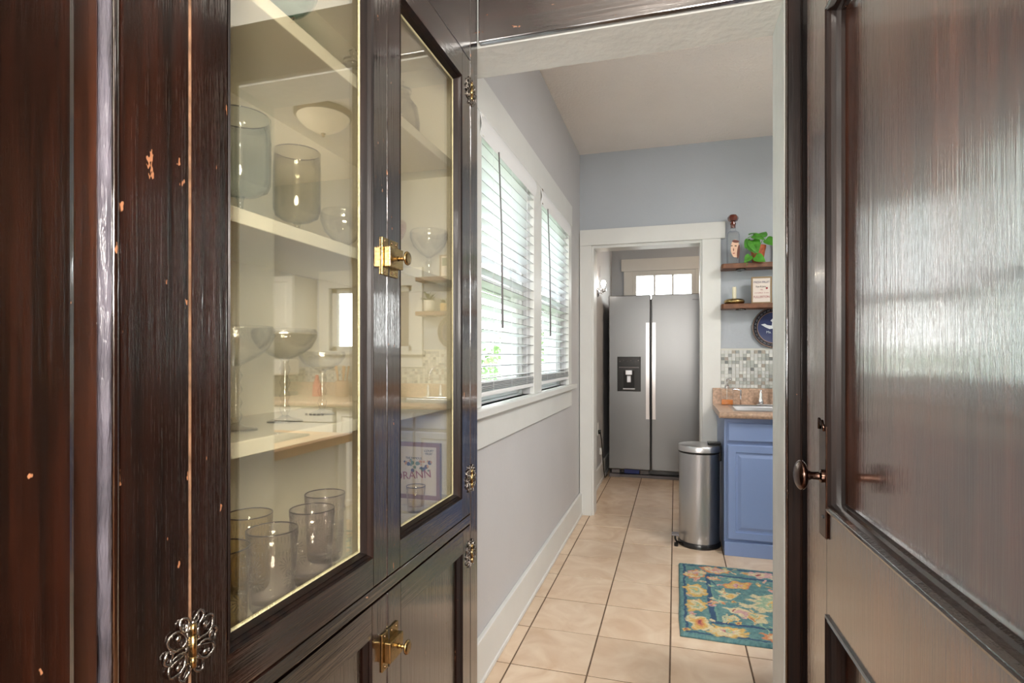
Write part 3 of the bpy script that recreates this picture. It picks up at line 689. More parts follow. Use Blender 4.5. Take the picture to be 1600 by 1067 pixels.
# printed picture in the cabinet
t = thing('framed_print', 'small printed advertisement in a pinkish frame inside the cabinet', 'picture', (-.675, 1.37, zF))
m = MB().ringsy(-.755, -.595, zF, zF+.150, [(0, .012), (0, 0), (.010, 0), (.011, .004)], 1.362); m.build('frame', M['pink_frame'], t)
B(-.745, -.605, 1.3665, 1.374, zF+.008, zF+.142).build('print', M['paper'], t)
RX = (PI/2, 0, 0)
text('lettering', 'COURT\nFRUIT', .008, M['black_ink'], t, (-.628, 1.3655, zF+.125), RX)
text('lettering', 'THE FAMOUS', .008, M['black_ink'], t, (-.672, 1.3655, zF+.108), RX)
text('lettering', 'ORANN', .030, M['red_ink'], t, (-.675, 1.3655, zF+.062), (PI/2, -.12, 0))
m = MB(); random.seed(3)
for k in range(26):
    cx_, cz_, r_ = random.uniform(-.70, -.62), zF+random.uniform(.074, .102), random.uniform(.002, .006)
    m.lathe([(r_, 0), (r_*.8, .0006), (0, .0008)], M_=Matrix.Translation((cx_, 1.3662, cz_)) @ Matrix.Rotation(PI/2, 4, 'X'), seg=10, mi=k % 3)
m.build('printed_flowers', [mat('print_green', c(96, 128, 110), .8), mat('print_orange', c(204, 144, 96), .8), M['blue_ink']], t)

# ------------------------------------------------------------------ refrigerator
F = thing('refrigerator', 'stainless steel side-by-side refrigerator with water dispenser', 'refrigerator', (-.19, 6.1, 0))
fy = 5.73; fx0, fx1 = -.648, .262; zb0 = .085; zt_ = 1.835
B(fx0+.01, fx1-.01, fy+.075, fy+.74, .03, 1.80).build('body', M['black'], F, bevel=.004)
dl = B(fx0, -.2365, fy, fy+.065, zb0, zt_).build('freezer_door', M['fridge'], F, bevel=.008)
dr = B(-.2275, fx1, fy, fy+.065, zb0, zt_).build('fridge_door', M['fridge'], F, bevel=.008)
for xc_, p in ((-.262, dl), (-.202, dr)):
    m = MB(); n = 12
    for k in range(n):
        a, b = k/n, (k+1)/n; bow = lambda q: .045+.014*math.sin(PI*q)
        z0_, z1_ = .60+.955*a, .60+.955*b; ya, yb = fy-bow(a), fy-bow(b); w = .0165
        V = [(xc_-w, ya+.014, z0_), (xc_+w, ya+.014, z0_), (xc_+w, yb+.014, z1_), (xc_-w, yb+.014, z1_), (xc_-w, ya, z0_), (xc_+w, ya, z0_), (xc_+w, yb, z1_), (xc_-w, yb, z1_)]
        m.add(V, [(4, 5, 6, 7)[::1], (0, 3, 2, 1), (0, 4, 7, 3), (1, 2, 6, 5)] + ([(0, 1, 5, 4)] if k == 0 else []) + ([(3, 7, 6, 2)] if k == n-1 else []))
    m.box(xc_-.013, xc_+.013, fy-.036, fy+.002, .605, .64).box(xc_-.013, xc_+.013, fy-.036, fy+.002, 1.515, 1.55)
    m.build('handle', M['satin'], p, smooth=False)
ds = B(-.562, -.330, fy-.006, fy+.001, .870, 1.218).build('water_dispenser', M['black'], F, bevel=.004)
B(-.555, -.337, fy-.008, fy-.005, 1.105, 1.212).build('control_panel', M['black'], ds, bevel=.001)
B(-.545, -.347, fy-.0095, fy-.0075, 1.105, 1.118).build('display_bar', M['grey_p'], ds)
m = B(-.500, -.392, fy-.008, fy-.005, .905, 1.075); m.build('recess', M['black_m'], ds)
B(-.480, -.412, fy-.022, fy-.006, 1.035, 1.085).build('spout', M['chrome'], ds, bevel=.004)
B(-.468, -.424, fy-.016, fy-.006, .960, 1.030).build('paddle', M['steel'], ds, bevel=.006)
B(-.505, -.387, fy-.016, fy-.006, .890, .903).build('drip_tray', M['steel'], ds, bevel=.003)
m = MB()
for k in range(6): m.lathe([(.006, 0), (.005, .001), (0, .001)], M_=Matrix.Translation((-.535+.036*k, fy-.0078, 1.17+.01*(k % 2))) @ Matrix.Rotation(PI/2, 4, 'X'), seg=10)
m.build('button', M['grey_p'], ds)
text('brand_lettering', 'Whirlpool', .022, M['black_ink'], F, (.205, fy-.0008, 1.775), RX)
B(fx0+.005, fx1-.02, fy+.03, fy+.075, .0, .028).build('base_grille', M['grey_p'], F)
B(fx0+.002, fx0+.11, fy+.010, fy+.070, .0, .036).build('hinge_cover', M['grey_p'], F, bevel=.003)
B(fx0+.03, fx0+.11, fy+.006, fy+.06, .044, .080).build('hinge_cover', M['grey_p'], F, bevel=.003)
B(fx0+.15, fx0+.30, fy+.05, fy+.07, .034, .078).build('filter_cap', M['blue_p'], F, bevel=.004, label='blue filter cap')
B(fx0+.31, fx0+.39, fy+.05, fy+.07, .034, .074).build('leveling_foot', M['grey_p'], F, bevel=.003)
# outlet and cord beside it
t = thing('power_outlet', 'white wall outlet left of the refrigerator, a black cord plugged in', 'outlet', (-.71, 5.36, .52))
B(-.71, -.703, 5.32, 5.40, .47, .59).build('cover_plate', M['outlet'], t, bevel=.002)
for zz in (.505, .555): B(-.7035, -.702, 5.35, 5.37, zz-.012, zz+.012).build('socket', M['plastic_w'], t)
o = MB().tube([(-.684, 5.35, .49), (-.676, 5.37, .42), (-.672, 5.40, .32), (-.668, 5.44, .20), (-.668, 5.50, .10), (-.668, 5.56, .03), (-.668, 5.66, .012), (-.672, 5.80, .010)], .005, 8).box(-.703, -.680, 5.335, 5.365, .485, .52).build('power_cord', M['black'], F, smooth=True)
t = thing('cord_adapter', 'small white adapter hanging on the cord by the baseboard', 'adapter', (-.690, 5.47, .28))
B(-.708, -.680, 5.44, 5.50, .270, .330).build('adapter_body', M['outlet'], t, bevel=.006)
MB().tube([(-.692, 5.48, .27), (-.690, 5.50, .22), (-.690, 5.50, .16)], .003, 6).build('wire', M['outlet'], t)
# sconce
t = thing('wall_sconce', 'lit wall sconce with a clear bulb beside the refrigerator', 'lamp', (-.71, 5.35, 1.86))
MB().lathe([(.045, 0), (.045, .006), (.03, .014), (0, .016)], M_=Matrix.Translation((-.71, 5.35, 1.83)) @ Matrix.Rotation(PI/2, 4, 'Y'), seg=24).build('back_plate', M['chrome'], t, smooth='auto')
MB().tube([(-.70, 5.35, 1.83), (-.665, 5.35, 1.82), (-.655, 5.35, 1.84)], .007, 8).build('arm', M['chrome'], t, smooth=True)
MB().lathe([(.012, 0), (.026, .006), (.026, .030), (.018, .036)], -.655, 5.35, 20, 1.835).build('socket_cup', M['chrome'], t, smooth='auto')
MB().lathe([(.010, 0), (.013, .012), (.022, .035), (.024, .05), (.016, .068), (0, .075)], -.655, 5.35, 20, 1.871).build('bulb', M['bulb'], t, smooth=True)
MB().tube([(-.704, 5.45, 1.99), (-.700, 5.45, 2.10)], .003, 6).build('chain', M['chrome'], t)

# ------------------------------------------------------------------ sink run: cabinets, worktop
def panel_front(x0, x1, z0, z1, y, parent, name, m, raised=True):
    mm = MB().ringsy(x0, x1, z0, z1, [(0, .018), (0, .005), (.006, 0), (.045, 0), (.049, .008), (.060, .008), (.078, .002)] if raised else [(0, .018), (0, .006), (.008, 0), (.010, 0)], y, fill=True)
    return mm.build(name, m, parent, bevel=0)
by = 3.665
def base_unit(x0, x1, lab, doors=1, endL=False):
    t = thing('base_cabinet', lab, 'cabinet', ((x0+x1)/2, 3.98, 0), 'blue kitchen base cabinets')
    B(x0, x0+.018, by+.0185, 4.285, .0, .842).box(x1-.018, x1, by+.0185, 4.285, 0, .842).box(x0+.018, x1-.018, by+.0185, by+.035, .69, .842).box(x0+.018, x1-.018, by+.0185, by+.035, 0, .10).box(x0+.018, x1-.018, by+.035, 4.285, .09, .10).box(x0+.018, x1-.018, by+.0185, by+.03, .10, .69).build('carcass', M['blue'], t)
    B(x0, x1, by+.000, by+.018, .0, .085).build('plinth', M['blue'], t, bevel=.002)
    w = (x1-x0)/doors
    for k in range(doors):
        a, b = x0+w*k+.018, x0+w*(k+1)-(.018 if k == doors-1 else .004)
        panel_front(a, b, .700, .815, by, t, 'drawer', M['blue'], False)
        panel_front(a, b, .100, .680, by, t, 'door', M['blue'])
base_unit(.290, 1.13, 'blue panelled sink base cabinet beside the steel trash can', 2)
t = thing('dishwasher', 'white dishwasher under the counter, seen mirrored in the cabinet glass', 'dishwasher', (1.6, 3.98, 0))
B(1.375, 1.96, by+.03, 4.28, .0, .842).build('body', M['white_app'], t); B(1.375, 1.96, by-.02, by+.029, .10, .72).build('door', M['white_app'], t, bevel=.006)
B(1.375, 1.96, by-.025, by+.029, .725, .838).build('control_panel', M['white_app'], t, bevel=.006)
m = MB()
for k in range(5): m.box(1.45+.035*k, 1.47+.035*k, by-.028, by-.024, .775, .79)
m.build('button', M['grey_p'], t)
t = thing('filler_cabinet', 'narrow white cabinet between dishwasher and blue sink base', 'cabinet', (1.25, 3.98, 0))
B(1.135, 1.37, by+.019, 4.28, 0, .842).build('carcass', M['white_app'], t); panel_front(1.15, 1.36, .10, .82, by, t, 'door', M['white_app'])
t = thing('base_cabinet', 'blue base cabinet in the far right kitchen corner', 'cabinet', (2.27, 3.98, 0), 'blue kitchen base cabinets')
B(1.965, 2.59, by+.019, 4.285, 0, .842).build('carcass', M['blue'], t); panel_front(1.98, 2.58, .10, .82, by, t, 'door', M['blue'])
ct = thing('countertop', 'tan speckled laminate countertop with backsplash lip and sink cutout', 'countertop', (.7, 3.98, .845))
sx0, sx1, sy0, sy1 = .37, 1.04, 3.745, 4.165
m = MB(); z0, z1 = .845, .882; ya, yb = 3.630, 4.262
m.box(.258, sx0, ya, yb, z0, z1).box(sx1, 2.59, ya, yb, z0, z1).box(sx0, sx1, ya, sy0, z0, z1).box(sx0, sx1, sy1, yb, z0, z1)
m.build('worktop', M['granite'], ct)
MB().tube([(.262, ya+.001, .8635), (2.59, ya+.001, .8635)], .0183, 12).build('rolled_edge', M['granite'], ct, smooth=True)
B(.258, 2.59, 4.262, 4.284, .845, .995).build('backsplash_lip', M['granite'], ct, bevel=.004)
# mosaic splashback (tiles finer than ten pixels: joined)
bs = sroot('backsplash', (.6, 4.3, .99), 'small glass mosaic wall tiles above the counter')
m = MB(); pit = .0245; random.seed(11)
def mosaic(x0, x1, z0, z1):
    x = x0
    while x < x1-.01:
        z = z0
        while z < z1-.01:
            q = random.random(); mi = 0 if q < .34 else 5 if q < .56 else 1 if q < .78 else 3 if q < .90 else 2 if q < .98 else 4
            d = random.uniform(0, .0008); a, b = min(x+pit-.0025, x1), min(z+pit-.0025, z1)
            m.box(x, a, 4.300-d, 4.306, z, b, mi); z += pit
        x += pit
mosaic(.318, .948, .997, 1.275); mosaic(.952, 2.59, .997, 1.12)
m.build('mosaic_tiles', M['mosaic'], bs, kind='stuff')
B(.317, .95, 4.304, 4.31, .995, 1.278).box(.95, 2.59, 4.304, 4.31, .995, 1.125).build('grout_bed', mat('mosaic_grout', c(200, 200, 192), .8), bs)
# sink
S = thing('kitchen_sink', 'stainless steel drop-in sink at the blue base cabinet', 'sink', (.7, 3.95, .882))
m = MB(); prof = [(-.022, -.0005), (-.020, -.004), (-.004, -.004), (.010, .004), (.022, .120), (.05, .135)]
vs = []
for ins, d in prof: vs += [(sx0+ins, sy0+ins, .882-d), (sx1-ins, sy0+ins, .882-d), (sx1-ins, sy1-ins, .882-d), (sx0+ins, sy1-ins, .882-d)]
fs = [(i*4+k, i*4+(k+1) % 4, (i+1)*4+(k+1) % 4, (i+1)*4+k) for i in range(len(prof)-1) for k in range(4)]; fs.append((20, 21, 22, 23))
m.add(vs, fs); m.build('basin', M['steel'], S, bevel=.006)
MB().lathe([(.04, 0), (.038, .003), (.01, .001)], .7, 3.95, 20, .7475).build('drain', M['chrome'], S)
T = thing('faucet', 'chrome gooseneck kitchen faucet behind the sink', 'faucet', (.66, 4.21, .882))
P = [(.66, 4.21, .882+.18*k/4) for k in range(5)]+[(.66+.075*(1-math.cos(a)), 4.21-.04*(1-math.cos(a)), 1.062+.085*math.sin(a)) for a in [PI*k/12 for k in range(1, 13)]]+[(.81, 4.13, 1.035)]
MB().tube(P, .0085, 12).build('spout', M['chrome'], T, smooth=True)
B(.54, .90, 4.185, 4.238, .882, .892).build('deck_plate', M['chrome'], T, bevel=.003)
for x in (.57, .75, .86):
    MB().lathe([(.02, 0), (.018, .02), (.011, .045), (.012, .07), (.005, .085), (.009, .095), (0, .10)], x, 4.21, 20, .892).build('handle' if x < .86 else 'sprayer', M['chrome'], T, smooth=True)
T = thing('faucet_lever', 'small chrome dispenser spout at the left of the sink deck', 'dispenser', (.44, 4.21, .882))
MB().tube([(.44, 4.215, .882), (.44, 4.215, .985), (.40, 4.205, .992), (.385, 4.20, .985)], .006, 8).build('spout', M['chrome'], T, smooth=True)
T = thing('soap_dispenser', 'clear glass soap pump with orange soap beside the sink', 'dispenser', (.335, 4.10, .882))
x, y, z = .348, 4.19, .882
T.location = (x, y, z)
sq = lambda r, h0, h1: (x-r, x+r, y-r*.7, y+r*.7, z+h0, z+h1)
B(*sq(.040, .0, .115)).build('bottle', M['clear'], T, bevel=.006)
B(*sq(.037, .003, .038)).build('soap', M['orange_liq'], T, bevel=.004)
MB().lathe([(.016, 0), (.016, .018), (.012, .022), (.006, .03), (.006, .05)], x, y, 16, z+.115).build('collar', M['chrome'], T, smooth='auto')
MB().tube([(x, y, z+.165), (x, y, z+.18), (x+.014, y-.02, z+.182), (x+.02, y-.03, z+.176)], .005, 8).build('pump_head', M['chrome'], T, smooth=True)
MB().tube([(x, y, z+.112), (x, y, z+.01)], .002, 6).build('dip_tube', M['plastic_w'], T)

# ------------------------------------------------------------------ trash can
T = thing('trash_can', 'round stainless steel pedal trash can on the tile floor', 'trash can', (.150, 3.845, 0))
x, y = .150, 3.845
MB().lathe([(.131, .0), (.134, .004), (.134, .022), (.128, .032), (.127, .034)], x, y, 64).build('base_ring', M['black'], T, smooth='auto')
MB().lathe([(.126, .030), (.126, .600)], x, y, 96).build('body', M['steel'], T, smooth='auto')
MB().lathe([(.1265, .598), (.1285, .600), (.1285, .606), (.1265, .608)], x, y, 64).build('rim', M['black'], T, smooth='auto')
MB().lathe([(.130, .610), (.133, .612), (.133, .640), (.129, .648), (.122, .650), (.06, .654), (0, .655)], x, y, 96).build('lid', M['satin'], T, smooth='auto')
B(.245, .284, 3.80, 3.89, .55, .655).build('hinge_housing', M['black'], T, bevel=.006)
B(.20, .282, 3.805, 3.885, .655, .667).build('hinge_arm', M['black'], T, bevel=.004)
MB().tube([(.025, 3.79, .015), (.008, 3.77, .028), (.0, 3.765, .045), (-.002, 3.765, .075)], .006, 8).build('pedal_arm', M['black'], T, smooth=True)
B(-.022, .024, 3.735, 3.80, .070, .080).build('pedal', M['grey_p'], T, bevel=.004)
MB().lathe([(.013, 0), (.013, .02), (0, .024)], .006, 3.762, 12, .0).build('pedal_pivot', M['black'], T)

# ------------------------------------------------------------------ rug
rx0, rx1, ry0, ry1 = .018, 1.18, 2.545, 3.425
nx, ny = 290, 220
gx, gy = np.meshgrid(np.linspace(0, 1, nx), np.linspace(0, 1, ny), indexing='ij')
Xr = gx*(rx1-rx0); Yr = gy*(ry1-ry0)
rng = np.random.default_rng(5)
def snoise(s, seed):
    r = np.random.default_rng(seed); a = r.random((int((rx1-rx0)/s)+3, int((ry1-ry0)/s)+3))
    u = Xr/s; v = Yr/s; i = u.astype(int); j = v.astype(int); fu = u-i; fv = v-j; fu = fu*fu*(3-2*fu); fv = fv*fv*(3-2*fv)
    return (a[i, j]*(1-fu)+a[i+1, j]*fu)*(1-fv)+(a[i, j+1]*(1-fu)+a[i+1, j+1]*fu)*fv
def cc(r, g, b): return np.array(c(r, g, b)[:3])
teal = cc(74, 116, 126); teal2 = cc(116, 152, 148); navy = cc(62, 88, 116)
k = snoise(.02, 1)*.6+snoise(.008, 2)*.4
col = teal[None, None]*(1-k[..., None])+teal2[None, None]*k[..., None]
def paint(mask, cl, soft=None):
    global col
    w = np.clip(mask, 0, 1)[..., None]; col = col*(1-w)+cl[None, None]*w
wob = (snoise(.035, 3)-.5)*.03; wob2 = (snoise(.018, 9)-.5)*.016
Xw = Xr+wob+wob2; Yw = Yr+(snoise(.035, 4)-.5)*.03+(snoise(.018, 8)-.5)*.016
edge = np.minimum(np.minimum(Xr, rx1-rx0-Xr), np.minimum(Yr, ry1-ry0-Yr))
edw = edge+wob*.4
paint((np.abs(edw-.030) < .006).astype(float), navy); paint((np.abs(edw-.150) < .011).astype(float), navy)
paint((np.abs(edw-.165) < .003).astype(float), cc(110, 150, 140))
cream = cc(206, 194, 158); yel = cc(206, 172, 106); org = cc(204, 138, 98); pink = cc(198, 160, 158); wine = cc(152, 82, 90); mint = cc(150, 176, 150)
def flower(fx, fy, a, b, rot, cols, pet=9, amp=.13):
    dx, dy = Xw-fx, Yw-fy; u = dx*math.cos(rot)+dy*math.sin(rot); v = -dx*math.sin(rot)+dy*math.cos(rot)
    th = np.arctan2(v/b, u/a); r = np.sqrt((u/a)**2+(v/b)**2)/(1+amp*np.cos(pet*th))
    for lim, cl in cols: paint(np.clip((lim-r)*9, 0, 1), cl)
F1 = [(1, cream), (.72, yel), (.5, org), (.28, wine)]; F2 = [(1, org), (.74, cream), (.5, pink), (.25, org)]; F3 = [(1, yel), (.7, cream), (.42, mint), (.22, yel)]; F4 = [(1, cream), (.75, mint), (.5, cream), (.3, teal), (.16, cream)]
L_ = rx1-rx0; Wd = ry1-ry0
for q in range(5):
    flower(.20+q*.23, .080, .095, .046, .1, [(1, yel), (.75, cream), (.4, pink), (.25, wine)] if q % 2 == 0 else F2)
    flower(.20+q*.22, Wd-.075, .085, .045, -.1, F2 if q % 2 == 0 else [(1, pink), (.6, cream), (.3, wine)])
for q, (yy, f) in enumerate(((.13, F1), (.31, F3), (.50, F3), (.72, F2))):
    flower(.085, yy, .050, .075, .3*(-1)**q, f, 7); flower(L_-.085, yy, .050, .075, .2*(-1)**q, f, 7)
flower(.30, .62, .085, .045, .5, [(1, org), (.8, yel), (.45, pink), (.22, wine)], 5); flower(.47, .42, .15, .12, .0, F4, 11, .15); flower(.47, .42, .06, .05, 0, F3, 6)
flower(.30, .28, .10, .035, -.5, [(1, cream), (.6, pink)], 6); flower(.24, .47, .055, .03, .5, [(1, cream), (.5, yel)], 6)
flower(.80, .30, .10, .09, .2, F2, 9); flower(.72, .62, .09, .05, -.4, F1, 6); flower(.95, .58, .08, .06, .6, F4, 8); flower(.58, .20, .06, .03, .1, F1); flower(.92, .22, .05, .04, 0, F3)
random.seed(33)
for q in range(26):
    fx, fy = random.uniform(.17, L_-.15), random.uniform(.16, Wd-.16); s = random.uniform(.028, .05)
    flower(fx, fy, s, s*random.uniform(.3, .6), random.uniform(0, 3), random.choice([F1, F2, F3, F4]), 6)
random.seed(21)
for q in range(190):
    fx, fy = random.uniform(.03, L_-.03), random.uniform(.03, Wd-.03); s = random.uniform(.012, .024)
    flower(fx, fy, s, s*random.uniform(.35, .8), random.uniform(0, 3), [(1, random.choice([cream, yel, mint, pink, cream])), (.45, random.choice([yel, org, wine, cream]))], 5)
for q in range(26):    # vines
    fx, fy, a = random.uniform(.15, L_-.1), random.uniform(.16, Wd-.16), random.uniform(0, 6)
    flower(fx, fy, .06, .005, a, [(1, random.choice([mint, cream, navy]))], 3, .1)
grain = (rng.random((nx, ny))-.5)*.20+(snoise(.006, 6)-.5)*.30+(snoise(.11, 15)-.5)*.12
col = np.clip(col*(1+grain[..., None]), 0, 1)
hgt = .013+.0022*snoise(.006, 12)+.0012*rng.random((nx, ny))
hgt *= np.clip((edge/.008)**.5, .15, 1)
wx = (snoise(.2, 31)-.5)*.006
V = np.stack([rx0+Xr+wx*(edge < .3), ry0+Yr+wx, hgt], -1).reshape(-1, 3)
me = bpy.data.meshes.new('rug')
idx = np.arange(nx*ny).reshape(nx, ny)
Fq = np.stack([idx[:-1, :-1], idx[1:, :-1], idx[1:, 1:], idx[:-1, 1:]], -1).reshape(-1, 4)
rim = list(idx[0, :])+list(idx[1:, -1])+list(idx[-1, :-1][::-1])+list(idx[1:-1, 0][::-1])
nb = len(V); low = V[rim].copy(); low[:, 2] = .0008; V2 = np.vstack([V, low]); nr = len(rim)
skirt = [(rim[(i+1) % nr], rim[i], nb+i, nb+(i+1) % nr) for i in range(nr)]
me.from_pydata(V2.tolist(), [], [tuple(f) for f in Fq.tolist()]+[tuple(int(a) for a in s) for s in skirt])
ca = me.color_attributes.new('Col', 'FLOAT_COLOR', 'POINT')
cols = np.ones((len(V2), 4)); cols[:nb, :3] = col.reshape(-1, 3); cols[nb:, :3] = teal*.7
ca.data.foreach_set('color', cols.ravel())
me.polygons.foreach_set('use_smooth', [True]*len(me.polygons)); me.materials.append(attr_mat('rug_wool', bump=.6, bscale=500)); me.update()
tag(link('rug', me), 'teal floral wool rug lying on the cream tile floor', 'rug')

# ------------------------------------------------------------------ floating shelves and what stands on them
def fshelf(z, lab):
    t = thing('wall_shelf', lab, 'shelf', (.63, 4.24, z), 'small walnut wall shelves')
    m = MB(); xl, xr = .312, .955; yf = 4.165
    prof = [(xl+.012, yf), (xl, yf+.02), (xl, 4.309), (xr, 4.309), (xr, yf)]
    n = len(prof); m.add([(a, b, z-.034) for a, b in prof]+[(a, b, z) for a, b in prof], [tuple(range(n))[::-1], tuple(range(n, 2*n))]+[(i, (i+1) % n, n+(i+1) % n, n+i) for i in range(n)])
    m.build('board', M['walnut'], t, bevel=.003)
    for bx_ in (.44, .84):
        b = B(bx_-.012, bx_+.012, 4.175, 4.309, z-.040, z-.034)
        b.lathe([(.036, 0), (.030, .010), (0, .010)], M_=Matrix.Translation((bx_, 4.200, z-.0445)), seg=6)
        b.build('bracket', M['iron'], t)
z1s, z2s = 1.868, 1.588
fshelf(z1s, 'upper walnut wall shelf carrying the decanter and pothos'); fshelf(z2s, 'lower walnut wall shelf carrying the brass candlestick')
# decanter
x, y, z = .392, 4.235, z1s
T = thing('decanter', 'clear glass decanter with a dark amber stopper and printed face', 'bottle', (x, y, z))
m = MB(); r = .042
rr = []
for hz, s in ((0, .94), (.004, 1), (.205, 1), (.225, .86), (.238, .45), (.262, .40)):
    for kx, ky in ((-1, -.75), (-.8, -1), (.8, -1), (1, -.75), (1, .75), (.8, 1), (-.8, 1), (-1, .75)): rr.append((x+kx*r*s, y+ky*r*.8*s, z+hz))
fs = [(i*8+k, i*8+(k+1) % 8, (i+1)*8+(k+1) % 8, (i+1)*8+k) for i in range(5) for k in range(8)]+[tuple(range(8))[::-1]]
m.add(rr, fs).build('bottle_body', M['bottle_glass'], T, smooth='auto')
MB().lathe([(.016, .258), (.017, .280), (.020, .284), (.020, .292), (.014, .296), (.014, .304)], x, y, 20, z).build('neck_ring', M['amber_wood'], T, smooth='auto')
MB().lathe([(.012, .300), (.030, .308), (.037, .326), (.036, .336), (.026, .350), (.010, .356), (0, .357)], x, y, 8, z).build('stopper', M['amber_wood'], T)
yy = y-r*.8-.0012
m = MB(); 
def blob(cx, cz, a, b, mi, d=0, rot=0, n=18):
    P = [(cx+a*math.cos(t_)*math.cos(rot)-b*math.sin(t_)*math.sin(rot), cz+a*math.cos(t_)*math.sin(rot)+b*math.sin(t_)*math.cos(rot)) for t_ in [2*PI*k/n for k in range(n)]]
    m.add([(p, yy-d, q) for p, q in P]+[(p, yy-d+.0006, q) for p, q in P], [tuple(range(n)), tuple(range(n, 2*n))[::-1]]+[(i, n+i, n+(i+1) % n, (i+1) % n) for i in range(n)], mi)
blob(x+.010, z+.110, .028, .062, 0); blob(x+.032, z+.085, .009, .050, 1, .0004, -.1); blob(x+.014, z+.158, .024, .010, 1, .0008, -.15); blob(x+.014, z+.062, .02, .016, 0, .0002)
blob(x-.012, z+.128, .007, .003, 2, .0012); blob(x+.014, z+.126, .008, .0035, 2, .0012, -.15); blob(x+.002, z+.075, .008, .003, 3, .0012); blob(x+.0, z+.100, .003, .011, 1, .0012)
m.build('printed_face', [M['skin_ink'], M['hair_ink'], M['black_ink'], M['red_ink']], T)
# pothos
PX = .042; x, y, z = .512+PX, 4.235, z1s
T = thing('potted_pothos', 'trailing pothos in a streaked terracotta pot on the upper shelf', 'plant', (x, y, z))
MB().lathe([(.034, 0), (.036, .01), (.046, .085), (.052, .105), (.054, .125), (.048, .125), (.045, .10), (0, .098)], x, y, 32, z).build('pot', M['terracotta'], T, smooth='auto')
MB().lathe([(.045, .102), (0, .106)], x, y, 20, z).build('soil', M['soil'], T)
def leaf(T, base, tip, nrm, w, m, fold=.25, name='leaf'):
    base, tip = Vector(base), Vector(tip); d = tip-base; L = d.length; d.normalize(); n = Vector(nrm); n = (n-d*n.dot(d)).normalized(); s = d.cross(n)
    prof = [(0, .18), (-.06, .55), (.02, .85), (.18, 1), (.38, .93), (.60, .68), (.80, .36), (.93, .12), (1, 0)]
    vs = []; 
    for u, h in prof:
        cpt = base+d*L*max(u, 0)-n*(.12*L*u*u); lf = base+d*L*u+s*(h*w)-n*(.12*L*u*u)+n*fold*h*w*.4; rt = base+d*L*u-s*(h*w)-n*(.12*L*u*u)+n*fold*h*w*.4
        vs += [lf, cpt, rt]
    k = len(prof); fs = []
    for i in range(k-1): fs += [(i*3, i*3+1, i*3+4, i*3+3), (i*3+1, i*3+2, i*3+5, i*3+4)]
    top = [v+n*.0006 for v in vs]; m_ = MB(); m_.add(vs, [f[::-1] for f in fs]); m_.add(top, fs)
    return m_.build(name, m, T, smooth=True)
LF = [((.440, 4.17, 2.03), (.418, 4.15, 1.965), (-.2, -1, .2), .016), ((.47, 4.16, 2.02), (.50, 4.13, 1.925), (-.1, -1, .3), .036), ((.455, 4.16, 1.995), (.485, 4.14, 1.925), (-.3, -1, .1), .028),
      ((.470, 4.16, 2.05), (.545, 4.13, 2.02), (.1, -.8, .8), .032), ((.455, 4.17, 1.915), (.415, 4.15, 1.870), (.1, -1, .4), .024), ((.485, 4.15, 1.905), (.548, 4.13, 1.868), (.0, -1, .5), .033),
      ((.445, 4.17, 2.06), (.50, 4.16, 2.075), (0, -.5, 1), .018), ((.56, 4.20, 2.03), (.62, 4.17, 1.98), (.2, -1, .4), .034), ((.53, 4.22, 2.05), (.57, 4.26, 2.10), (0, -.6, .8), .03)]
for a, b, n, w in LF: leaf(T, (a[0]+PX, *a[1:]), (b[0]+PX, *b[1:]), n, w*1.15, M['leaf'])
MB().tube([(x, y, z+.10), (PX+.49, 4.19, 2.03), (PX+.465, 4.17, 2.055), (PX+.44, 4.165, 2.04), (PX+.428, 4.16, 2.0), (PX+.430, 4.16, 1.96)], .0022, 6).build('vine', M['leaf'], T, smooth=True)
MB().tube([(x, y, z+.10), (PX+.50, 4.16, 1.95), (PX+.475, 4.155, 1.915), (PX+.455, 4.165, 1.912), (PX+.435, 4.155, 1.885), (PX+.430, 4.148, 1.845)], .0020, 6).build('vine', M['leaf'], T, smooth=True)
MB().tube([(x, y, z+.10), (PX+.54, 4.22, 2.03), (PX+.56, 4.21, 2.04)], .002, 6).build('vine', M['leaf'], T, smooth=True)
# framed picture on the upper shelf, seen in the mirrored view
T = thing('small_picture', 'small framed picture leaning at the right end of the upper shelf', 'picture', (.725, 4.27, z1s))
MB().ringsy(.665, .785, z1s, z1s+.19, [(0, .012), (0, 0), (.010, 0), (.011, .004)], 4.27).build('frame', M['oak'], T)
B(.675, .775, 4.2745, 4.281, z1s+.008, z1s+.182).build('print', M['paper'], T)
B(.685, .765, 4.2735, 4.2745, z1s+.10, z1s+.165).build('picture_motif', M['leaf_d'], T)
# lower shelf: candlestick, candle, framed sign
x, y, z = .400, 4.232, z2s
T = thing('candle_holder', 'round brass candle holder on the lower walnut shelf', 'candle holder', (x, y, z))
MB().lathe([(.046, 0), (.064, .006), (.070, .018), (.064, .030), (.050, .037), (.036, .034), (.022, .033), (.020, .036), (.014, .036), (.013, .030), (0, .030)], x, y, 48, z).build('dish', M['brass'], T, smooth=True)
o = MB().lathe([(.0135, 0), (.0135, .088), (.011, .092), (0, .090)], x, y, 20, z+.0305).build('candle', M['wax'], None, smooth='auto')
tag(o, 'short cream candle standing in the brass holder', 'candle')
MB().tube([(x, y, z+.118), (x+.001, y, z+.128)], .001, 5).build('wick', M['black_m'], o)
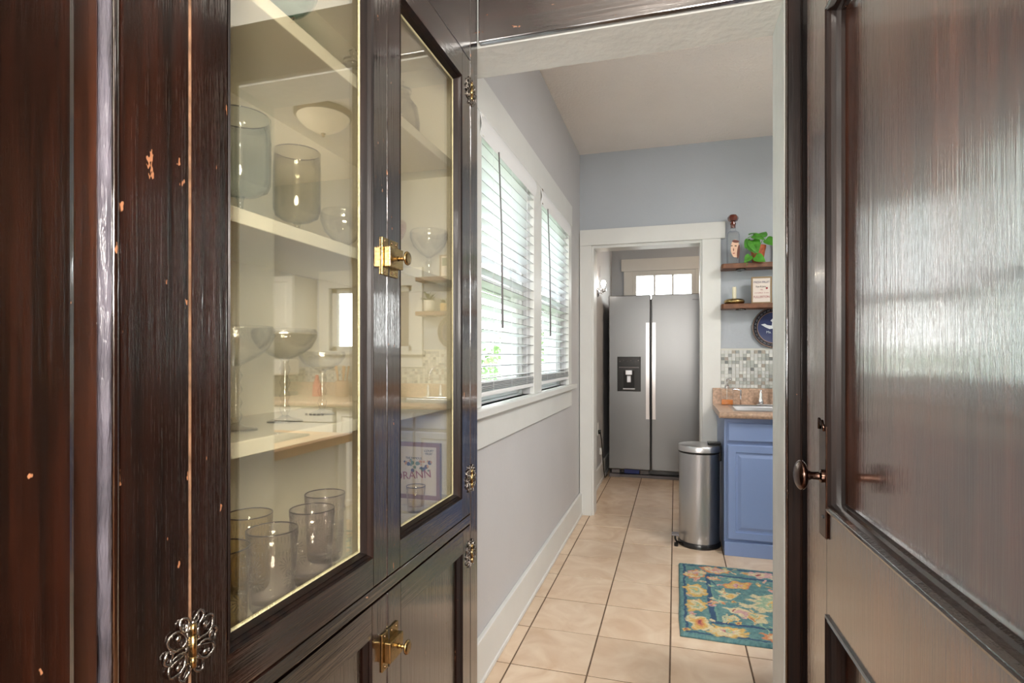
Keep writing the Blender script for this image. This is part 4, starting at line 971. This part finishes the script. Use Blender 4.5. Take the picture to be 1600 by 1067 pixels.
# framed sign (turned a little)
x0, x1, z0, z1 = .508, .640, z2s, z2s+.185; yf = 4.205
T = thing('framed_sign', 'small framed sign reading fresh fruit on the lower shelf', 'sign', ((x0+x1)/2, yf+.006, z0))
MB().ringsy(x0, x1, z0, z1, [(0, .012), (0, 0), (.009, 0), (.010, .004)], yf).build('frame', M['oak'], T)
B(x0+.008, x1-.008, yf+.0045, yf+.012, z0+.008, z1-.008).build('print', M['paper'], T)
xc = (x0+x1)/2
text('lettering', 'FRESH FRUIT', .0205, M['blue_ink'], T, (xc, yf+.004, z1-.038), RX, sx=.88)
text('lettering', 'Ripe & Juicy', .017, M['black_ink'], T, (xc-.004, yf+.004, z1-.068), RX, sx=.8)
text('lettering', '10c', .014, M['red_ink'], T, (xc, yf+.004, z1-.090), RX)
text('lettering', 'ONLY  5', .012, M['red_ink'], T, (xc, yf+.004, z1-.112), RX)
text('lettering', 'FULLERTON', .0225, M['red_ink'], T, (xc, yf+.004, z1-.140), RX, sx=.84)
m = MB()
m.lathe([(.007, 0), (.006, .0008), (0, .001)], M_=Matrix.Translation((xc+.034, yf+.0045, z1-.080)) @ Matrix.Rotation(PI/2, 4, 'X'), seg=12)
m.box(xc-.045, xc-.024, yf+.0035, yf+.0045, z1-.113, z1-.111).box(xc+.026, xc+.046, yf+.0035, yf+.0045, z1-.113, z1-.111); m.build('fruit_drawing', M['red_ink'], T)
# herb pots on the lower shelf (mirrored view)
def herb(x, lab, pm, s=1):
    T = thing('herb_pot', lab, 'plant', (x, 4.235, z2s)); y = 4.235; z = z2s
    MB().lathe([(.036*s, 0), (.042*s, .01), (.046*s, .08*s), (.040*s, .095*s), (.036*s, .095*s), (.03*s, .085*s), (0, .085*s)], x, y, 28, z).build('pot', pm, T, smooth=True)
    random.seed(int(x*100))
    for k in range(22):
        a = random.uniform(0, 6.28); el = random.uniform(.2, 1.3); L = random.uniform(.05, .1)*s
        dx, dy, dz = math.cos(a)*math.cos(el), math.sin(a)*math.cos(el)*.6, math.sin(el)
        b = (x+dx*.02, y+dy*.02, z+.09*s+dz*.02); e = (x+dx*L, max(min(y+dy*L, 4.29), 4.16), z+.09*s+dz*L)
        leaf(T, b, e, (0, -.4, 1), .013*s, M['leaf_d'])
herb(.86, 'herb plant in a white pot at the right end of the lower shelf', M['ceramic'])
herb(.73, 'small herb plant in a yellowish pot on the lower shelf', mat('yellow_pot', c(200, 160, 84), .4), .7)
# wall plate
px_, pz_, pr_ = .668, 1.424, .144
T = thing('wall_plate', 'round navy blue decorative plate hanging below the shelves', 'plate', (px_, 4.30, pz_))
R = Matrix.Translation((px_, 4.309, pz_)) @ Matrix.Rotation(PI/2, 4, 'X')
MB().lathe([(pr_*.3, 0), (pr_*.95, .010), (pr_, .020), (pr_*.985, .025), (pr_*.93, .023), (pr_*.75, .012)], M_=R, seg=64, caps=False).build('rim', M['navy_d'], T, smooth=True)
MB().lathe([(pr_*.755, .0115), (pr_*.70, .009), (0, .009)], M_=R, seg=64, caps=False).build('centre', M['navy'], T, smooth=True)
m = MB()
gold = mat('gilt_line', (.42, .28, .20, 1), .3, .8)
for rad, tr in ((.76, .0018), (.97, .0016)):
    m.tube([(px_+pr_*rad*math.cos(a), 4.309-.0145-(.010 if rad > .9 else 0), pz_+pr_*rad*math.sin(a)) for a in [2*PI*k/64 for k in range(64)]], tr, 6, closed=True)
m.build('gilt_ring', gold, T, smooth=True)
random.seed(4); m = MB()
for k in range(30):
    a = 2*PI*k/30; rr_ = pr_*.86; d = pr_*.045
    P = [(px_+(rr_+d*math.sin(q*2.2))*math.cos(a+q*.028), 4.309-.0205, pz_+(rr_+d*math.sin(q*2.2))*math.sin(a+q*.028)) for q in (-2, -1, 0, 1, 2)]
    m.tube(P, .0012, 5)
m.build('scroll_border', mat('plate_white_scroll', c(128, 130, 140), .4), T, smooth=True)
m = MB(); yy = 4.2985
def flat(P, th=.0008):
    n = len(P); m.add([(px_+p, yy, pz_+q) for p, q in P]+[(px_+p, yy+th, pz_+q) for p, q in P], [tuple(range(n)), tuple(range(n, 2*n))[::-1]]+[(i, n+i, n+(i+1) % n, (i+1) % n) for i in range(n)])
# duck-like water bird silhouette in pale paint
flat([(-.085, .022), (-.060, .028), (-.045, .018), (-.020, .014), (.0, .022), (.03, .024), (.055, .036), (.048, .014), (.02, -.004), (-.03, -.010), (-.055, .002), (-.070, .012)])
flat([(-.016, .012), (-.012, .040), (-.024, .048), (-.012, .062), (.000, .054), (.002, .030), (.012, .014)])
m.build('painted_bird', mat('plate_white_paint', c(206, 212, 216), .4), T)
text('lettering', 'Ma.  D.C.', .024, mat('plate_lettering', c(190, 200, 210), .4), T, (px_-.005, 4.2982, pz_-.032), RX)

# ------------------------------------------------------------------ the kitchen's right side (seen mirrored in the cabinet glass)
T = thing('upper_cabinet', 'white wall cabinet right of the counter window', 'cabinet', (2.2, 4.15, 1.42))
B(1.985, 2.35, 4.00, 4.309, 1.42, 1.90).build('carcass', M['trim'], T); panel_front(1.99, 2.345, 1.425, 1.895, 3.98, T, 'door', M['trim'])
T = thing('tall_upper_cabinet', 'tall pale wall cabinet on the right kitchen wall', 'cabinet', (2.45, 3.1, 1.4))
B(2.28, 2.599, 2.55, 3.70, 1.40, 2.35).build('carcass', M['trim'], T, bevel=.003)
for a, b in ((2.56, 3.12), (3.13, 3.69)):
    f = MB().rings(a, b, 1.41, 2.34, [(0, -.018), (.0, 0), (.05, 0), (.056, .008)][1:], 2.265, -1, fill=True); f.build('door', M['trim'], T)
T = thing('knife_block', 'slanted maple knife block on the counter', 'knife block', (1.22, 4.10, .882))
m = MB(); V = [(1.15, 4.06), (1.29, 4.06), (1.29, 4.17), (1.15, 4.17)]
m.add([(a, b, .882) for a, b in V]+[(1.15, 4.06, .98), (1.29, 4.06, .98), (1.25, 4.17, 1.06), (1.13, 4.17, 1.06)], [(0, 3, 2, 1), (4, 5, 6, 7), (0, 1, 5, 4), (1, 2, 6, 5), (2, 3, 7, 6), (3, 0, 4, 7)])
m.build('block', M['maple'], T, bevel=.004)
k = 0
for i in range(3):
    for j in range(2):
        a, b = 1.17+.035*i, 4.085+.04*j; zz = .99+.028*j
        kt = MB().tube([(a, b, zz), (a-.012, b-.03, zz+.10)], [.009, .008], 8).build('knife', M['black'] if (i+j) % 2 else M['steel'], None, smooth=True)
        tag(kt, '%s kitchen knife in the %s row of the maple block, %s' % ('black-handled' if (i+j) % 2 else 'steel-handled', ('front', 'rear')[j], ('leftmost', 'middle', 'rightmost')[i]), 'knife', 'knives in the maple block')
T = thing('coffee_machine', 'white coffee machine with a round dial on the far counter', 'coffee machine', (2.2, 4.05, .882))
B(2.10, 2.36, 3.98, 4.20, .882, .915).build('base', M['black'], T, bevel=.006); B(2.20, 2.36, 4.06, 4.20, .915, 1.06).build('column', M['black'], T, bevel=.01)
B(2.08, 2.38, 3.96, 4.20, 1.06, 1.20).build('head', M['white_app'], T, bevel=.02)
MB().lathe([(.045, 0), (.045, .01), (.036, .012), (.034, .006), (0, .006)], M_=Matrix.Translation((2.2, 3.96, 1.13)) @ Matrix.Rotation(PI/2, 4, 'X'), seg=32).build('dial', M['chrome'], T, smooth='auto')
T = thing('red_bottle', 'red bottle standing between coffee machine and knife block', 'bottle', (1.85, 4.12, .882))
MB().lathe([(.038, 0), (.040, .01), (.034, .10), (.016, .15), (.014, .18), (0, .182)], 1.85, 4.12, 24, .882).build('bottle_body', mat('red_orange_plastic', c(216, 92, 66), .35), T, smooth=True)
T = thing('utensil_crock', 'ceramic crock with wooden utensils on the counter', 'crock', (1.62, 4.14, .882))
MB().lathe([(.05, 0), (.055, .01), (.055, .13), (.05, .135), (.048, .12), (0, .02)], 1.62, 4.14, 28, .882).build('crock_body', mat('tan_ceramic', c(196, 160, 128), .4), T, smooth='auto')
for k in range(5):
    a = k*1.3; MB().tube([(1.62+.02*math.cos(a), 4.14+.02*math.sin(a), .91), (1.62+.06*math.cos(a), 4.14+.045*math.sin(a), 1.14)], [.005, .009], 6).build('utensil', M['maple'], T, smooth=True)
# near counter with cooktop
T = thing('near_counter', 'butcher block counter with white front just inside the kitchen', 'countertop', (1.0, 1.98, .83))
B(.375, 1.45, 1.635, 2.33, .822, .858).build('worktop', M['butcher'], T, bevel=.003)
T = thing('near_base_cabinet', 'pale painted base cabinet under the butcher block', 'cabinet', (1.0, 1.98, 0))
B(.41, 1.43, 1.64, 2.30, 0, .821).build('carcass', M['wall_warm'], T); B(.395, .410, 2.235, 2.30, 0, .821).build('corner_post', M['trim'], T, bevel=.002)
T = thing('cooktop', 'dark cooktop with a chrome rim on the near counter', 'cooktop', (.80, 1.98, .858))
B(.52, 1.15, 1.74, 2.20, .858, .868).build('glass_top', M['black'], T, bevel=.003)
m = MB()
for a, b, r in ((.68, 1.87, .08), (.68, 2.08, .065), (.97, 1.87, .065), (.97, 2.08, .08)): m.tube([(a+r*math.cos(q), b+r*math.sin(q), .872) for q in [2*PI*k/32 for k in range(32)]], .004, 6, closed=True)
m.build('burner_ring', M['chrome'], T, smooth=True)
# ceiling light
T = thing('ceiling_light', 'flush ceiling light with frosted bowl and finial in the kitchen', 'lamp', (1.07, 3.09, CZ))
MB().lathe([(.12, -.001), (.178, -.004), (.180, -.018), (.172, -.024), (.176, -.030), (.166, -.040), (.160, -.040)], 1.07, 3.09, 64, CZ).build('rim', M['brass_d'], T, smooth=True)
MB().lathe([(.165, -.036), (.150, -.062), (.115, -.095), (.06, -.125), (.02, -.138), (0, -.140)], 1.07, 3.09, 64, CZ, caps=False).build('bowl', M['lampglass'], T, smooth=True)
MB().lathe([(.012, -.136), (.015, -.142), (.008, -.150), (.011, -.156), (0, -.166)], 1.07, 3.09, 20, CZ).build('finial', M['brass_d'], T, smooth=True)

# ------------------------------------------------------------------ outside
struct(B(-14, -.87, -8, 14, -.7, -.6).build('ground', M['grass']))
T = thing('neighbour_house', 'pale sided house seen through the window blinds', 'house', (-4.6, 4, -.6))
B(-7, -4.62, -3, 10, -.6, 4.4).build('wall', M['siding'], T)
m = MB()
for k in range(38): 
    z = -.6+.13*k; m.add([(-4.62, -3, z), (-4.62, 10, z), (-4.59, 10, z), (-4.59, -3, z), (-4.612, -3, z+.13), (-4.612, 10, z+.13)], [(3, 2, 5, 4), (0, 1, 2, 3)])
m.build('siding_boards', M['siding'], T, kind='stuff')
dk = mat('far_window_pane', c(120, 140, 146), .1)
for yc in (3.0, 5.2, 7.4):
    f = B(-4.59, -4.55, yc-.5, yc+.5, .7, 2.5).build('window', M['trim'], T)
    for a in (0, 1):
        for b in (0, 1): B(-4.555, -4.545, yc-.44+.46*a, yc-.02+.46*a, .78+.86*b, 1.56+.86*b).build('pane', dk, f)
random.seed(9)
for i, (hx, hy, hr) in enumerate(((-3.2, 2.2, .75), (-3.4, 8.6, .9), (-3.0, 11.2, 1.1))):
    m = MB()
    for k in range(900):
        a, b = random.uniform(0, 2*PI), math.acos(random.uniform(-1, 1)); r = hr*random.uniform(.75, 1)
        p = Vector((hx+r*math.sin(b)*math.cos(a), hy+r*math.sin(b)*math.sin(a), -.6+hr*1.1+r*1.1*math.cos(b))); s = random.uniform(.04, .09)
        u = Vector((random.uniform(-1, 1), random.uniform(-1, 1), random.uniform(-1, 1))).normalized()*s; v = u.orthogonal().normalized()*s*.6
        m.add([p-u, p+v, p+u, p-v], [(0, 1, 2, 3)])
    T = thing('shrub', ('round green shrub outside the nearer kitchen window', 'green shrub outside beyond the farther window', 'biggest green shrub, farthest outside')[i], 'shrub', (hx, hy, -.6), 'shrubs outside the windows')
    m.build('foliage', M['hedge'], T); MB().tube([(hx, hy, -.6), (hx, hy, .3)], .05, 8).build('stem', M['soil'], T)
